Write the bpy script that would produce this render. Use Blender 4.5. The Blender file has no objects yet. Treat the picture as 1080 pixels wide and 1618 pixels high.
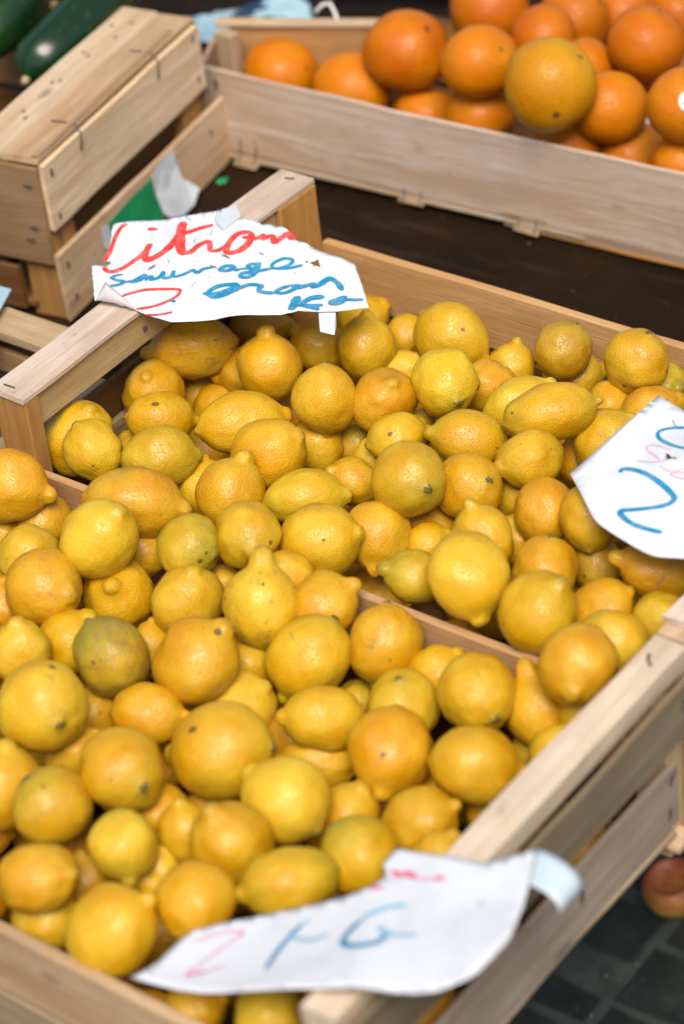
import bpy, bmesh, math, random
from mathutils import Vector, Matrix, noise
from mathutils.geometry import delaunay_2d_cdt

SC = bpy.context.scene
COL = SC.collection
R = random.Random(7)

# ------------------------------------------------------------------ camera, sky, sun, exposure
CC = (1.34058, -1.161488, 1.310721)
CR = (0.799854, 0.591388, -0.102438)
CU = (-0.290415, 0.53071, 0.796245)
CW = (-0.525255, 0.60713, -0.596239)
CF = 4285.67
cam_d = bpy.data.cameras.new('camera')
cam = bpy.data.objects.new('camera', cam_d)
COL.objects.link(cam)
cam.matrix_world = Matrix(((CR[0], CU[0], -CW[0], CC[0]), (CR[1], CU[1], -CW[1], CC[1]),
                           (CR[2], CU[2], -CW[2], CC[2]), (0, 0, 0, 1)))
cam_d.sensor_fit = 'HORIZONTAL'
cam_d.sensor_width = 24.0
cam_d.lens = CF / 1080 * 24.0
cam_d.clip_start = 0.05
cam_d.clip_end = 400
cam_d.dof.use_dof = True
cam_d.dof.focus_distance = 2.08
cam_d.dof.aperture_fstop = 4.1
cam_d.dof.aperture_blades = 9
SC.camera = cam

SUN_EL, SUN_AZ = math.radians(56), math.radians(140)      # azimuth clockwise from +Y
w = bpy.data.worlds.new('World')
SC.world = w
w.use_nodes = True
nt = w.node_tree
bg = nt.nodes['Background']
sky = nt.nodes.new('ShaderNodeTexSky')
sky.sky_type = 'NISHITA'
sky.sun_disc = False
sky.sun_elevation = SUN_EL
sky.sun_rotation = SUN_AZ
sky.dust_density = 3.0
sky.ozone_density = 0.6
nt.links.new(sky.outputs[0], bg.inputs[0])
bg.inputs[1].default_value = 0.052
sd = bpy.data.lights.new('sun', 'SUN')
sd.energy = 1.5
sd.angle = math.radians(30)
sd.color = (1.0, 0.92, 0.79)
so = bpy.data.objects.new('sun', sd)
COL.objects.link(so)
sdir = Vector((math.sin(SUN_AZ) * math.cos(SUN_EL), math.cos(SUN_AZ) * math.cos(SUN_EL), math.sin(SUN_EL)))
so.rotation_euler = sdir.to_track_quat('Z', 'Y').to_euler()
so.location = sdir * 5
vs = SC.view_settings
vs.view_transform = 'Standard'
vs.look = 'None'
vs.gamma = 1
vs.use_curve_mapping = False
vs.exposure = 1.46

# ------------------------------------------------------------------ material helpers
def new_mat(name):
    m = bpy.data.materials.new(name)
    m.use_nodes = True
    n = m.node_tree.nodes
    return m, n, m.node_tree.links, n['Principled BSDF']

def node(n, t, **kw):
    x = n.new(t)
    for k, v in kw.items():
        setattr(x, k, v)
    return x

def math_n(n, l, op, a, b=None, clamp=False):
    x = node(n, 'ShaderNodeMath', operation=op, use_clamp=clamp)
    for i, v in enumerate((a, b)):
        if v is None: continue
        if isinstance(v, (int, float)): x.inputs[i].default_value = v
        else: l.new(v, x.inputs[i])
    return x.outputs[0]

def mix_n(n, l, fac, a, b, blend='MIX'):
    x = node(n, 'ShaderNodeMix', data_type='RGBA', blend_type=blend)
    for i, v in ((0, fac), (6, a), (7, b)):
        if isinstance(v, (int, float)): x.inputs[i].default_value = v
        elif isinstance(v, tuple): x.inputs[i].default_value = v + (1,) if len(v) == 3 else v
        else: l.new(v, x.inputs[i])
    return x.outputs[2]

def ramp_n(n, l, src, stops):
    x = node(n, 'ShaderNodeValToRGB')
    while len(x.color_ramp.elements) < len(stops): x.color_ramp.elements.new(.5)
    for e, (p, c) in zip(x.color_ramp.elements, stops):
        e.position = p
        e.color = (c, c, c, 1) if isinstance(c, (int, float)) else tuple(c) + (1,)
    l.new(src, x.inputs[0])
    return x.outputs[0]

def coords(n, l, scale=(1, 1, 1)):
    """object coordinates, shifted by the object's own random number"""
    tc = node(n, 'ShaderNodeTexCoord')
    oi = node(n, 'ShaderNodeObjectInfo')
    off = node(n, 'ShaderNodeVectorMath', operation='SCALE')
    cb = node(n, 'ShaderNodeCombineXYZ')
    cb.inputs[0].default_value, cb.inputs[1].default_value, cb.inputs[2].default_value = 37, 61, 83
    l.new(cb.outputs[0], off.inputs[0])
    l.new(oi.outputs['Random'], off.inputs['Scale'])
    ms = node(n, 'ShaderNodeVectorMath', operation='MULTIPLY')
    ms.inputs[1].default_value = scale
    l.new(tc.outputs['Object'], ms.inputs[0])
    ad = node(n, 'ShaderNodeVectorMath', operation='ADD')
    l.new(ms.outputs[0], ad.inputs[0])
    l.new(off.outputs[0], ad.inputs[1])
    return tc, oi, ad.outputs[0]

def noise_n(n, l, vec, scale, detail=3, rough=.55, dist=0):
    x = node(n, 'ShaderNodeTexNoise')
    x.inputs['Scale'].default_value = scale
    x.inputs['Detail'].default_value = detail
    x.inputs['Roughness'].default_value = rough
    x.inputs['Distortion'].default_value = dist
    l.new(vec, x.inputs['Vector'])
    return x.outputs['Fac']

def bump_n(n, l, height, strength, dist, prev=None):
    x = node(n, 'ShaderNodeBump')
    x.inputs['Strength'].default_value = strength
    x.inputs['Distance'].default_value = dist
    l.new(height, x.inputs['Height'])
    if prev is not None: l.new(prev, x.inputs['Normal'])
    return x.outputs[0]

def wood_mat():
    m, n, l, b = new_mat('sawn_wood')
    tc, oi, v = coords(n, l, (5, 42, 42))
    g1 = noise_n(n, l, v, 1.0, 5, .6, .6)                 # long grain
    tc2, oi2, v2 = coords(n, l, (26, 520, 520))
    g2 = noise_n(n, l, v2, 1.0, 3, .6)                    # fibres
    tc3, oi3, v3 = coords(n, l, (9, 14, 14))
    st = noise_n(n, l, v3, 1.0, 4, .6)                    # blotches
    tc4, oi4, v4 = coords(n, l, (2.2, 16, 16))
    wv = node(n, 'ShaderNodeTexWave', wave_type='BANDS', bands_direction='Y')
    wv.inputs['Scale'].default_value = 1.6
    wv.inputs['Distortion'].default_value = 5.5
    wv.inputs['Detail'].default_value = 2
    wv.inputs['Detail Scale'].default_value = .7
    l.new(v4, wv.inputs['Vector'])
    base = oi.outputs['Color']
    dark = mix_n(n, l, 1.0, base, (.72, .62, .50), 'MULTIPLY')
    c = mix_n(n, l, ramp_n(n, l, g1, [(.36, 0), (.64, 1)]), dark, base)
    c = mix_n(n, l, math_n(n, l, 'MULTIPLY', ramp_n(n, l, wv.outputs['Fac'], [(.55, 0), (.95, 1)]), .30), c, dark)
    c = mix_n(n, l, math_n(n, l, 'MULTIPLY', ramp_n(n, l, g2, [(.35, 1), (.6, 0)]), .35), c, dark)
    grey = mix_n(n, l, 1.0, base, (.60, .57, .54), 'MULTIPLY')
    c = mix_n(n, l, math_n(n, l, 'MULTIPLY', ramp_n(n, l, st, [(.46, 0), (.70, 1)]), .55), c, grey)
    tc6, oi6, v6 = coords(n, l, (30, 60, 60))
    dt = noise_n(n, l, v6, 1.0, 6, .75)
    c = mix_n(n, l, math_n(n, l, 'MULTIPLY', ramp_n(n, l, dt, [(.60, 0), (.72, 1)]), .40), c, (.17, .115, .07))
    # small knots
    tc5, oi5, v5 = coords(n, l, (9, 22, 22))
    vo = node(n, 'ShaderNodeTexVoronoi')
    vo.inputs['Scale'].default_value = 1.0
    l.new(v5, vo.inputs['Vector'])
    k = ramp_n(n, l, vo.outputs['Distance'], [(.05, 1), (.13, 0)])
    c = mix_n(n, l, math_n(n, l, 'MULTIPLY', k, .55), c, (.10, .055, .03))
    l.new(c, b.inputs['Base Color'])
    b.inputs['Roughness'].default_value = .78
    b.inputs['Specular IOR Level'].default_value = .15
    h = math_n(n, l, 'ADD', math_n(n, l, 'MULTIPLY', g1, .7), math_n(n, l, 'MULTIPLY', g2, .5))
    tc7, oi7, v7 = coords(n, l, (330, 22, 22))
    saw = noise_n(n, l, v7, 1.0, 3, .6)
    l.new(bump_n(n, l, saw, .22, .001, bump_n(n, l, h, .8, .0014)), b.inputs['Normal'])
    return m

def fruit_mat(name, green, scuff, pore_scale, pore_amt, rough):
    """object colour = skin colour, its alpha = how green, pass index / 100 = how blemished"""
    m, n, l, b = new_mat(name)
    tc, oi, v = coords(n, l)
    base = oi.outputs['Color']
    al = oi.outputs['Alpha']
    bl = math_n(n, l, 'DIVIDE', oi.outputs['Object Index'], 100.0)
    n1 = noise_n(n, l, v, 1.1, 3, .5)
    n2 = noise_n(n, l, v, 2.3, 4, .6)
    deep = mix_n(n, l, 1.0, base, (.96, .82, .50), 'MULTIPLY')
    pale = mix_n(n, l, .20, base, (.66, .46, .06) if name == 'lemon_skin' else (.58, .225, .004))
    c = mix_n(n, l, ramp_n(n, l, n1, [(.36, 0), (.66, 1)]), deep, pale)
    # green, towards the ends first
    sep = node(n, 'ShaderNodeSeparateXYZ')
    l.new(tc.outputs['Object'], sep.inputs[0])
    az = math_n(n, l, 'ABSOLUTE', sep.outputs[2])
    g = math_n(n, l, 'ADD', math_n(n, l, 'MULTIPLY', az, .8), math_n(n, l, 'MULTIPLY', n2, .9))
    g = math_n(n, l, 'ADD', g, math_n(n, l, 'MULTIPLY', al, .75))
    g = ramp_n(n, l, math_n(n, l, 'SUBTRACT', g, .95), [(0, 0), (.65, 1)])
    g = math_n(n, l, 'MULTIPLY', g, math_n(n, l, 'POWER', al, .6))
    c = mix_n(n, l, math_n(n, l, 'MULTIPLY', g, .85), c, green)
    # waxy tan scuffs, then brown ones
    n3 = noise_n(n, l, v, 2.6, 6, .68, .9)
    n5 = noise_n(n, l, v, 1.7, 5, .7, 1.4)
    thr = math_n(n, l, 'SUBTRACT', .70, math_n(n, l, 'MULTIPLY', bl, .16))
    s = math_n(n, l, 'MULTIPLY', math_n(n, l, 'SUBTRACT', n5, thr), 7.0, True)
    c = mix_n(n, l, math_n(n, l, 'MULTIPLY', s, .40), c, (.46, .28, .09))
    thr = math_n(n, l, 'SUBTRACT', .68, math_n(n, l, 'MULTIPLY', bl, .17))
    s = math_n(n, l, 'MULTIPLY', math_n(n, l, 'SUBTRACT', n3, thr), 9.0, True)
    c = mix_n(n, l, math_n(n, l, 'MULTIPLY', s, .62), c, scuff)
    # specks, small and large
    for sc, share, r0, r1, k in ((3.1, .24, .05, .32, 12.0), (8.5, .24, .06, .20, 10.0)):
        vo = node(n, 'ShaderNodeTexVoronoi')
        vo.inputs['Scale'].default_value = sc
        l.new(v, vo.inputs['Vector'])
        cs = node(n, 'ShaderNodeSeparateColor')
        l.new(vo.outputs['Color'], cs.inputs[0])
        on = math_n(n, l, 'LESS_THAN', cs.outputs[0], math_n(n, l, 'MULTIPLY', bl, share))
        rad = math_n(n, l, 'ADD', r0, math_n(n, l, 'MULTIPLY', math_n(n, l, 'POWER', cs.outputs[1], 2.0), r1))
        dn = math_n(n, l, 'ADD', vo.outputs['Distance'], math_n(n, l, 'MULTIPLY', math_n(n, l, 'SUBTRACT', n3, .5), .16))
        sp = math_n(n, l, 'MULTIPLY', math_n(n, l, 'SUBTRACT', rad, dn), k, True)
        sp = math_n(n, l, 'MULTIPLY', sp, on)
        c = mix_n(n, l, math_n(n, l, 'MULTIPLY', sp, .85), c, (.085, .042, .012))
    # darker skin drawn in round both ends
    en = ramp_n(n, l, math_n(n, l, 'ADD', az, math_n(n, l, 'MULTIPLY', n3, .10)), [(.93, 0), (1.06, 1)])
    if name == 'lemon_skin':
        c = mix_n(n, l, math_n(n, l, 'MULTIPLY', en, math_n(n, l, 'ADD', .22, math_n(n, l, 'MULTIPLY', al, .5), True)), c, (.20, .16, .02))
    # pores
    wv = node(n, 'ShaderNodeVectorMath', operation='ADD')
    l.new(v, wv.inputs[0])
    po = node(n, 'ShaderNodeTexVoronoi', feature='F1')
    po.inputs['Scale'].default_value = pore_scale
    l.new(wv.outputs[0], po.inputs['Vector'])
    ph = ramp_n(n, l, po.outputs['Distance'], [(.05, 0), (.45, 1)])
    c = mix_n(n, l, math_n(n, l, 'MULTIPLY', math_n(n, l, 'SUBTRACT', 1.0, ph), .22), c, deep)
    l.new(c, b.inputs['Base Color'])
    rn = math_n(n, l, 'ADD', rough, math_n(n, l, 'MULTIPLY', n2, .14))
    l.new(rn, b.inputs['Roughness'])
    b.inputs['Specular IOR Level'].default_value = .46 if name == 'lemon_skin' else .26
    b.inputs['Subsurface Weight'].default_value = .04
    b.inputs['Subsurface Radius'].default_value = (1.0, .45, .08)
    b.inputs['Subsurface Scale'].default_value = .004
    n4 = noise_n(n, l, v, 3.2, 3, .5)
    nb = bump_n(n, l, n4, .22, .0045)
    l.new(bump_n(n, l, ph, pore_amt, .0009, nb), b.inputs['Normal'])
    return m

def simple_mat(name, col, rough=.6, spec=.4, var=.15, vscale=30, bump=0.0, bscale=200, bdist=.001):
    m, n, l, b = new_mat(name)
    tc, oi, v = coords(n, l)
    f = noise_n(n, l, v, vscale, 4, .6)
    c = mix_n(n, l, ramp_n(n, l, f, [(.3, 0), (.7, 1)]), tuple(x * (1 - var) for x in col), tuple(min(1, x * (1 + var)) for x in col))
    l.new(c, b.inputs['Base Color'])
    b.inputs['Roughness'].default_value = rough
    b.inputs['Specular IOR Level'].default_value = spec
    if bump:
        l.new(bump_n(n, l, noise_n(n, l, v, bscale, 4, .6), bump, bdist), b.inputs['Normal'])
    return m

def table_mat():
    m, n, l, b = new_mat('stained_board')
    tc, oi, v = coords(n, l)
    a = noise_n(n, l, v, 5, 6, .65, .5)
    c = ramp_n(n, l, a, [(.3, (.007, .0035, .001)), (.5, (.014, .0068, .0024)), (.75, (.033, .0155, .006))])
    tc2, oi2, v2 = coords(n, l, (6, 50, 50))
    g = noise_n(n, l, v2, 1, 5, .65, .5)
    c = mix_n(n, l, math_n(n, l, 'MULTIPLY', ramp_n(n, l, g, [(.55, 0), (.8, 1)]), .35), c, (.085, .05, .03))
    s = noise_n(n, l, v, 38, 5, .7)
    c = mix_n(n, l, math_n(n, l, 'MULTIPLY', ramp_n(n, l, s, [(.64, 0), (.74, 1)]), .5), c, (.13, .09, .06))
    d = noise_n(n, l, v, 14, 3, .6)
    c = mix_n(n, l, math_n(n, l, 'MULTIPLY', ramp_n(n, l, d, [(.62, 0), (.72, 1)]), .7), c, (.008, .006, .005))
    l.new(c, b.inputs['Base Color'])
    l.new(ramp_n(n, l, a, [(.3, .55), (.7, .8)]), b.inputs['Roughness'])
    b.inputs['Specular IOR Level'].default_value = .12
    l.new(bump_n(n, l, math_n(n, l, 'ADD', g, s), .4, .001), b.inputs['Normal'])
    return m

def paper_mat():
    m, n, l, b = new_mat('white_card')
    tc, oi, v = coords(n, l)
    a = noise_n(n, l, v, 22, 5, .65, .4)
    s = noise_n(n, l, v, 130, 4, .7)
    base = oi.outputs['Color']
    c = mix_n(n, l, math_n(n, l, 'MULTIPLY', ramp_n(n, l, a, [(.46, 0), (.72, 1)]), .34), base, (.40, .40, .41))
    c = mix_n(n, l, math_n(n, l, 'MULTIPLY', ramp_n(n, l, s, [(.64, 0), (.74, 1)]), .25), c, (.40, .38, .36))
    l.new(c, b.inputs['Base Color'])
    b.inputs['Roughness'].default_value = .5
    b.inputs['Specular IOR Level'].default_value = .35
    l.new(bump_n(n, l, a, .35, .002), b.inputs['Normal'])
    return m

def ink_mat(name, col, streak=.35):
    m, n, l, b = new_mat(name)
    tc, oi, v = coords(n, l)
    a = noise_n(n, l, v, 120, 4, .7)
    c = mix_n(n, l, math_n(n, l, 'MULTIPLY', ramp_n(n, l, a, [(.45, 0), (.75, 1)]), streak), col, tuple(x * .5 + .42 for x in col))
    l.new(c, b.inputs['Base Color'])
    b.inputs['Roughness'].default_value = .45
    return m

def stone_mat():
    m, n, l, b = new_mat('dark_sett')
    tc, oi, v = coords(n, l)
    a = noise_n(n, l, v, 16, 6, .65)
    s = noise_n(n, l, v, 120, 4, .7)
    c = ramp_n(n, l, a, [(.3, (.008, .012, .0095)), (.6, (.019, .025, .021)), (.8, (.04, .05, .045))])
    c = mix_n(n, l, math_n(n, l, 'MULTIPLY', ramp_n(n, l, s, [(.6, 0), (.75, 1)]), .4), c, (.15, .17, .16))
    l.new(c, b.inputs['Base Color'])
    b.inputs['Roughness'].default_value = .5
    l.new(bump_n(n, l, math_n(n, l, 'ADD', a, s), .6, .003), b.inputs['Normal'])
    return m

M = dict(
    wood=wood_mat(),
    lemon=fruit_mat('lemon_skin', (.17, .20, .012), (.25, .135, .04), 18, .46, .32),
    orange=fruit_mat('orange_skin', (.60, .38, .02), (.30, .13, .03), 19, .50, .30),
    calyx=simple_mat('dry_calyx', (.12, .095, .03), .85, .2, .6, 9),
    table=table_mat(), paper=paper_mat(), stone=stone_mat(),
    mortar=simple_mat('grey_mortar', (.05, .06, .053), .85, .2, .35, 25, .6, 200, .003),
    red=ink_mat('red_marker', (.66, .034, .022)), blue=ink_mat('blue_marker', (.003, .22, .42)),
    pink=ink_mat('pink_marker', (.66, .11, .22), .5), palepink=ink_mat('faded_pink_marker', (.66, .40, .48)),
    paleblue=ink_mat('faded_blue_marker', (.24, .47, .62)), grey=ink_mat('pencil_grey', (.30, .31, .33)),
    brown=ink_mat('brown_tear', (.16, .085, .035), .1),
    wire=simple_mat('dark_wire', (.10, .082, .07), .42, .5, .5, 400),
    tape=simple_mat('cloudy_tape', (.52, .56, .61), .25, .5, .06, 60),
    green_label=simple_mat('green_label', (.010, .25, .09), .45, .4, .35, 30),
    white_label=simple_mat('pale_label', (.57, .62, .66), .5, .4, .12, 40),
    sheet=simple_mat('light_blue_sheet', (.31, .47, .55), .45, .4, .12, 12),
    navy=simple_mat('navy_sheet', (.012, .035, .085), .45, .4, .3, 12),
    black=simple_mat('black_plastic', (.008, .009, .009), .45, .4, .3, 20),
    string=simple_mat('white_plastic', (.6, .6, .6), .4, .4, .05),
    sticker=simple_mat('white_sticker', (.62, .60, .55), .4, .4, .05),
    sticker_mark=simple_mat('orange_print', (.72, .28, .02), .4, .4, .3, 300),
    sticker_green=simple_mat('green_print', (.16, .24, .03), .4, .4, .3, 300),
)

def courgette_mat():
    m, n, l, b = new_mat('courgette_skin')
    tc, oi, v = coords(n, l, (14, 14, 3))
    a = noise_n(n, l, v, 1.5, 4, .6)
    tc2, oi2, v2 = coords(n, l)
    s = noise_n(n, l, v2, 160, 3, .6)
    c = ramp_n(n, l, a, [(.3, (.003, .011, .004)), (.55, (.006, .028, .007)), (.75, (.015, .055, .012))])
    c = mix_n(n, l, math_n(n, l, 'MULTIPLY', ramp_n(n, l, s, [(.62, 0), (.72, 1)]), .45), c, (.05, .11, .03))
    l.new(c, b.inputs['Base Color'])
    b.inputs['Roughness'].default_value = .25
    l.new(bump_n(n, l, s, .15, .001), b.inputs['Normal'])
    return m
M['courgette'] = courgette_mat()

def peach_mat():
    m, n, l, b = new_mat('bruised_fruit_skin')
    tc, oi, v = coords(n, l)
    a = noise_n(n, l, v, 1.6, 4, .6)
    sep = node(n, 'ShaderNodeSeparateXYZ')
    l.new(tc.outputs['Object'], sep.inputs[0])
    f = math_n(n, l, 'ADD', math_n(n, l, 'MULTIPLY', sep.outputs[2], .45), math_n(n, l, 'MULTIPLY', a, .8))
    c = ramp_n(n, l, f, [(.25, (.36, .20, .045)), (.55, (.36, .14, .03)), (.78, (.24, .045, .02)), (1, (.16, .03, .02))])
    l.new(c, b.inputs['Base Color'])
    b.inputs['Roughness'].default_value = .5
    return m
M['peach'] = peach_mat()

# ------------------------------------------------------------------ object helpers
def link(name, me, mat=None, parent=None):
    if mat is not None and not me.materials: me.materials.append(mat)
    o = bpy.data.objects.new(name, me)
    COL.objects.link(o)
    if parent is not None: o.parent = parent
    return o

def tag(o, label=None, cat=None, group=None, kind=None):
    if label: o['label'] = label
    if cat: o['category'] = cat
    if group: o['group'] = group
    if kind: o['kind'] = kind
    return o

def thing(name, loc, label, cat, group=None):
    o = bpy.data.objects.new(name, None)
    o.empty_display_size = .05
    o.location = loc
    COL.objects.link(o)
    return tag(o, label, cat, group)

def mesh(name, verts, faces, smooth=False):
    me = bpy.data.meshes.new(name)
    me.from_pydata([tuple(v) for v in verts], [], faces)
    if smooth: me.shade_smooth()
    me.update()
    return me

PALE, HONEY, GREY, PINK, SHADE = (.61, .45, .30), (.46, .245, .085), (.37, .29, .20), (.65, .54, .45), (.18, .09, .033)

def board(name, parent, a, b, up, width, thick, col=PALE, rough=.0008, bow=0.0, seg=10, cut=0.0, twist=0.0):
    """a sawn board from a to b (ends of its centre line); up = direction of its width"""
    a, b, up = Vector(a), Vector(b), Vector(up)
    ex = (b - a)
    L = ex.length
    ex.normalize()
    ez = ex.cross(up).normalized()
    ey = ez.cross(ex).normalized()
    W, T = width / 2, thick / 2
    ch = min(.0012, T * .3)
    prof = [(-W, -T + ch), (-W + ch, -T), (W - ch, -T), (W, -T + ch), (W, T - ch), (W - ch, T), (-W + ch, T), (-W, T - ch)]
    seed = R.random() * 100
    vs_, fs = [], []
    for i in range(seg + 1):
        t = i / seg
        x = (t - .5) * L
        bo = bow * (1 - (2 * t - 1) ** 2)
        for (y, z) in prof:
            dy = noise.noise((x * 14 + seed, y * 30, 1.3)) * rough * 1.3
            dz = noise.noise((x * 9 + seed, 5.1, z * 30 + y * 12)) * rough * .8
            dx = 0
            if i in (0, seg): dx = noise.noise((y * 160 + seed, z * 160, i)) * rough * 2.2 + cut * y * (1 if i else -1)
            vs_.append((x + dx, y + dy, z + dz + bo + twist * (t - .5) * y))
    for i in range(seg):
        for k in range(8):
            k2 = (k + 1) % 8
            fs.append((i * 8 + k, (i + 1) * 8 + k, (i + 1) * 8 + k2, i * 8 + k2))
    fs.append(tuple(range(8)))
    fs.append(tuple(seg * 8 + k for k in reversed(range(8))))
    o = link(name, mesh(name, vs_, fs), M['wood'], parent)
    mm = Matrix(((ex.x, ey.x, ez.x, 0), (ex.y, ey.y, ez.y, 0), (ex.z, ey.z, ez.z, 0), (0, 0, 0, 1)))
    mm.translation = (a + b) / 2 - (parent.location if parent else Vector())
    o.matrix_local = mm
    j = R.uniform(.93, 1.06)
    o.color = (min(col[0] * j, .85), min(col[1] * j * R.uniform(.985, 1.015), .85), min(col[2] * j * R.uniform(.96, 1.04), .85), 1)
    return o

def tube(name, pts, rad, mat, parent=None, sides=6, closed_caps=True):
    pts = [Vector(p) for p in pts]
    root = parent.location if parent is not None else Vector()
    vs_, fs = [], []
    for i, p in enumerate(pts):
        d = (pts[min(i + 1, len(pts) - 1)] - pts[max(i - 1, 0)]).normalized()
        s = d.cross(Vector((.31, .17, .93))).normalized()
        t = d.cross(s)
        for k in range(sides):
            a = 2 * math.pi * k / sides
            vs_.append(p - root + (s * math.cos(a) + t * math.sin(a)) * rad)
    for i in range(len(pts) - 1):
        for k in range(sides):
            k2 = (k + 1) % sides
            fs.append((i * sides + k, i * sides + k2, (i + 1) * sides + k2, (i + 1) * sides + k))
    fs.append(tuple(reversed(range(sides))))
    fs.append(tuple((len(pts) - 1) * sides + k for k in range(sides)))
    return link(name, mesh(name, vs_, fs, True), mat, parent)

def nail(parent, p, nrm, up, w_=.0022, h_=.006):
    """a driven staple or nail head: a small dark bar set slightly proud"""
    p, nrm, up = Vector(p), Vector(nrm).normalized(), Vector(up).normalized()
    s = nrm.cross(up).normalized()
    r0 = parent.location
    vs_ = [p - r0 + s * (w_ / 2 * a) + up * (h_ / 2 * b) + nrm * c for c in (-.001, .0009) for a, b in ((-1, -1), (1, -1), (1, 1), (-1, 1))]
    fs = [(3, 2, 1, 0), (4, 5, 6, 7), (0, 1, 5, 4), (1, 2, 6, 5), (2, 3, 7, 6), (3, 0, 4, 7)]
    return link('nail', mesh('nail', vs_, fs), M['wire'], parent)

# ------------------------------------------------------------------ the ground, the table
GZ = -.60
gm = mesh('ground', [(-60, -60, GZ + .0055), (60, -60, GZ + .0055), (60, 60, GZ + .0055), (-60, 60, GZ + .0055)], [(0, 1, 2, 3)])
ground = tag(link('ground', gm, M['mortar']), kind='structure', label='dark grey street paving of small setts below the stall')
def sett_mesh(i):
    rr = random.Random(i)
    bm = bmesh.new()
    bmesh.ops.create_cube(bm, size=1)
    for v in bm.verts: v.co = Vector((v.co.x * .117, v.co.y * .0785, v.co.z * .03))
    bmesh.ops.bevel(bm, geom=[e for e in bm.edges], offset=.004, segments=1, affect='EDGES')
    for v in bm.verts: v.co += Vector((rr.uniform(-.0015, .0015), rr.uniform(-.0015, .0015), rr.uniform(-.001, .001)))
    me = bpy.data.meshes.new('paving_stone')
    bm.to_mesh(me); bm.free()
    me.materials.append(M['stone'])
    return me
setts = [sett_mesh(i) for i in range(5)]
for ix in range(-2, 9):
    for iy in range(-5, 16):
        o = link('paving_stone', setts[R.randrange(5)], None, ground)
        o.location = (.338 - .0615 + ix * .1235, .20 + (.0425 if ix % 2 else 0) + iy * .085, GZ - .0065 + R.uniform(-.003, .002))
        o.rotation_euler = (R.uniform(-.012, .012), R.uniform(-.012, .012), R.uniform(-.012, .012))

TX = .572
tb = thing('market_table', (0, .4, GZ), 'dark stained market stall table top under all the crates', 'table')
def box(name, lo, hi, mat, parent=None, bev=.002):
    bm = bmesh.new()
    bmesh.ops.create_cube(bm, size=1)
    lo, hi = Vector(lo), Vector(hi)
    r0 = parent.location if parent is not None else Vector()
    for v in bm.verts:
        v.co = Vector([lo[i] if v.co[i] < 0 else hi[i] for i in range(3)]) - r0
    if bev: bmesh.ops.bevel(bm, geom=list(bm.edges), offset=bev, segments=2, affect='EDGES')
    me = bpy.data.meshes.new(name)
    bm.to_mesh(me); bm.free()
    return link(name, me, mat, parent)
box('table_top', (-1.3, -.41, -.022), (TX, 1.45, -.0005), M['table'], tb)
for x in (-1.22, TX - .12):
    for y in (-.30, 1.36):
        box('leg', (x, y, GZ), (x + .05, y + .05, -.023), M['table'], tb)

# ------------------------------------------------------------------ the crates
def vec(*a): return Vector(a)
Z = (0, 0, 1)
X = (1, 0, 0)
Y = (0, 1, 0)

def lemon_crate_rear():
    c = thing('wooden_crate', (.31, .18, 0), 'pale wooden crate of lemons behind the dividing board, under the torn citron sign', 'crate', 'lemon crates')
    D = .366
    # left end
    board('rail', c, (.0165, .013, .151), (.0165, D - .052, .151), Z, .030, .031, (0.508, 0.375, 0.200), .0010)
    board('rail_cap', c, (.0175, -.004, .1685), (.0175, D, .1685), X, .036, .005, PINK, .0013)
    board('post', c, (.018, .0045, 0), (.018, .0045, .1655), X, .034, .016, HONEY, .0008)
    board('post', c, (.0195, D - .0255, 0), (.0195, D - .0255, .1655), Y, .050, .035, (0.508, 0.275, 0.081), .0008)
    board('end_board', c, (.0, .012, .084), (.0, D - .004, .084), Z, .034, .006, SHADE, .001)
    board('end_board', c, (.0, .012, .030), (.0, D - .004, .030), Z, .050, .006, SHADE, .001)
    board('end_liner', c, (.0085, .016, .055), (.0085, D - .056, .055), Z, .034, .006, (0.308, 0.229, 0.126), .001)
    # right end, mostly past the frame
    board('rail', c, (.609, .024, .151), (.609, D - .004, .151), Z, .030, .028, PALE)
    board('rail_cap', c, (.609, .010, .1685), (.609, D, .1685), X, .034, .0055, PINK, .0013)
    board('post', c, (.609, .0065, 0), (.609, .0065, .1655), X, .030, .016, PALE)
    board('post', c, (.609, D - .009, 0), (.609, D - .009, .1355), X, .030, .016, HONEY)
    board('end_board', c, (.6272, .0, .115), (.6272, D, .115), Z, .042, .0045, GREY)
    board('end_board', c, (.6272, .0, .045), (.6272, D, .045), Z, .048, .0045, GREY)
    # long sides
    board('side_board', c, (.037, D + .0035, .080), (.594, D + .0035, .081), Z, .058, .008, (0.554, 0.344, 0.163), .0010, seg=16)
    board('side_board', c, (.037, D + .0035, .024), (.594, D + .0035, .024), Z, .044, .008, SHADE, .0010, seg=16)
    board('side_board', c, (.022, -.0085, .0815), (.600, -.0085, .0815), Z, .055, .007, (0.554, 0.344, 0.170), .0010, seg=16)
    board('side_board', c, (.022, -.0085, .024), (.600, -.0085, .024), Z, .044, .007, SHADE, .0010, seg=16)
    for i in range(6):
        y = .035 + i * .061
        board('floor_slat', c, (.004, y, .0055), (.622, y, .0055), Y, .048, .005, SHADE, seg=8)
    tube('staple', [(.0085, .0035, .1716), (.0195, .0035, .1722), (.0195, .0035, .1716)], .0007, M['wire'], c)
    tube('staple', [(.014, D - .012, .1716), (.021, D - .010, .1721), (.022, D - .010, .1716)], .0007, M['wire'], c)
    for y in (.14, .245):
        nail(c, (.0325, y, .150), X, Z, .004, .0045)
    return c
lemon_crate_rear()

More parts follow.
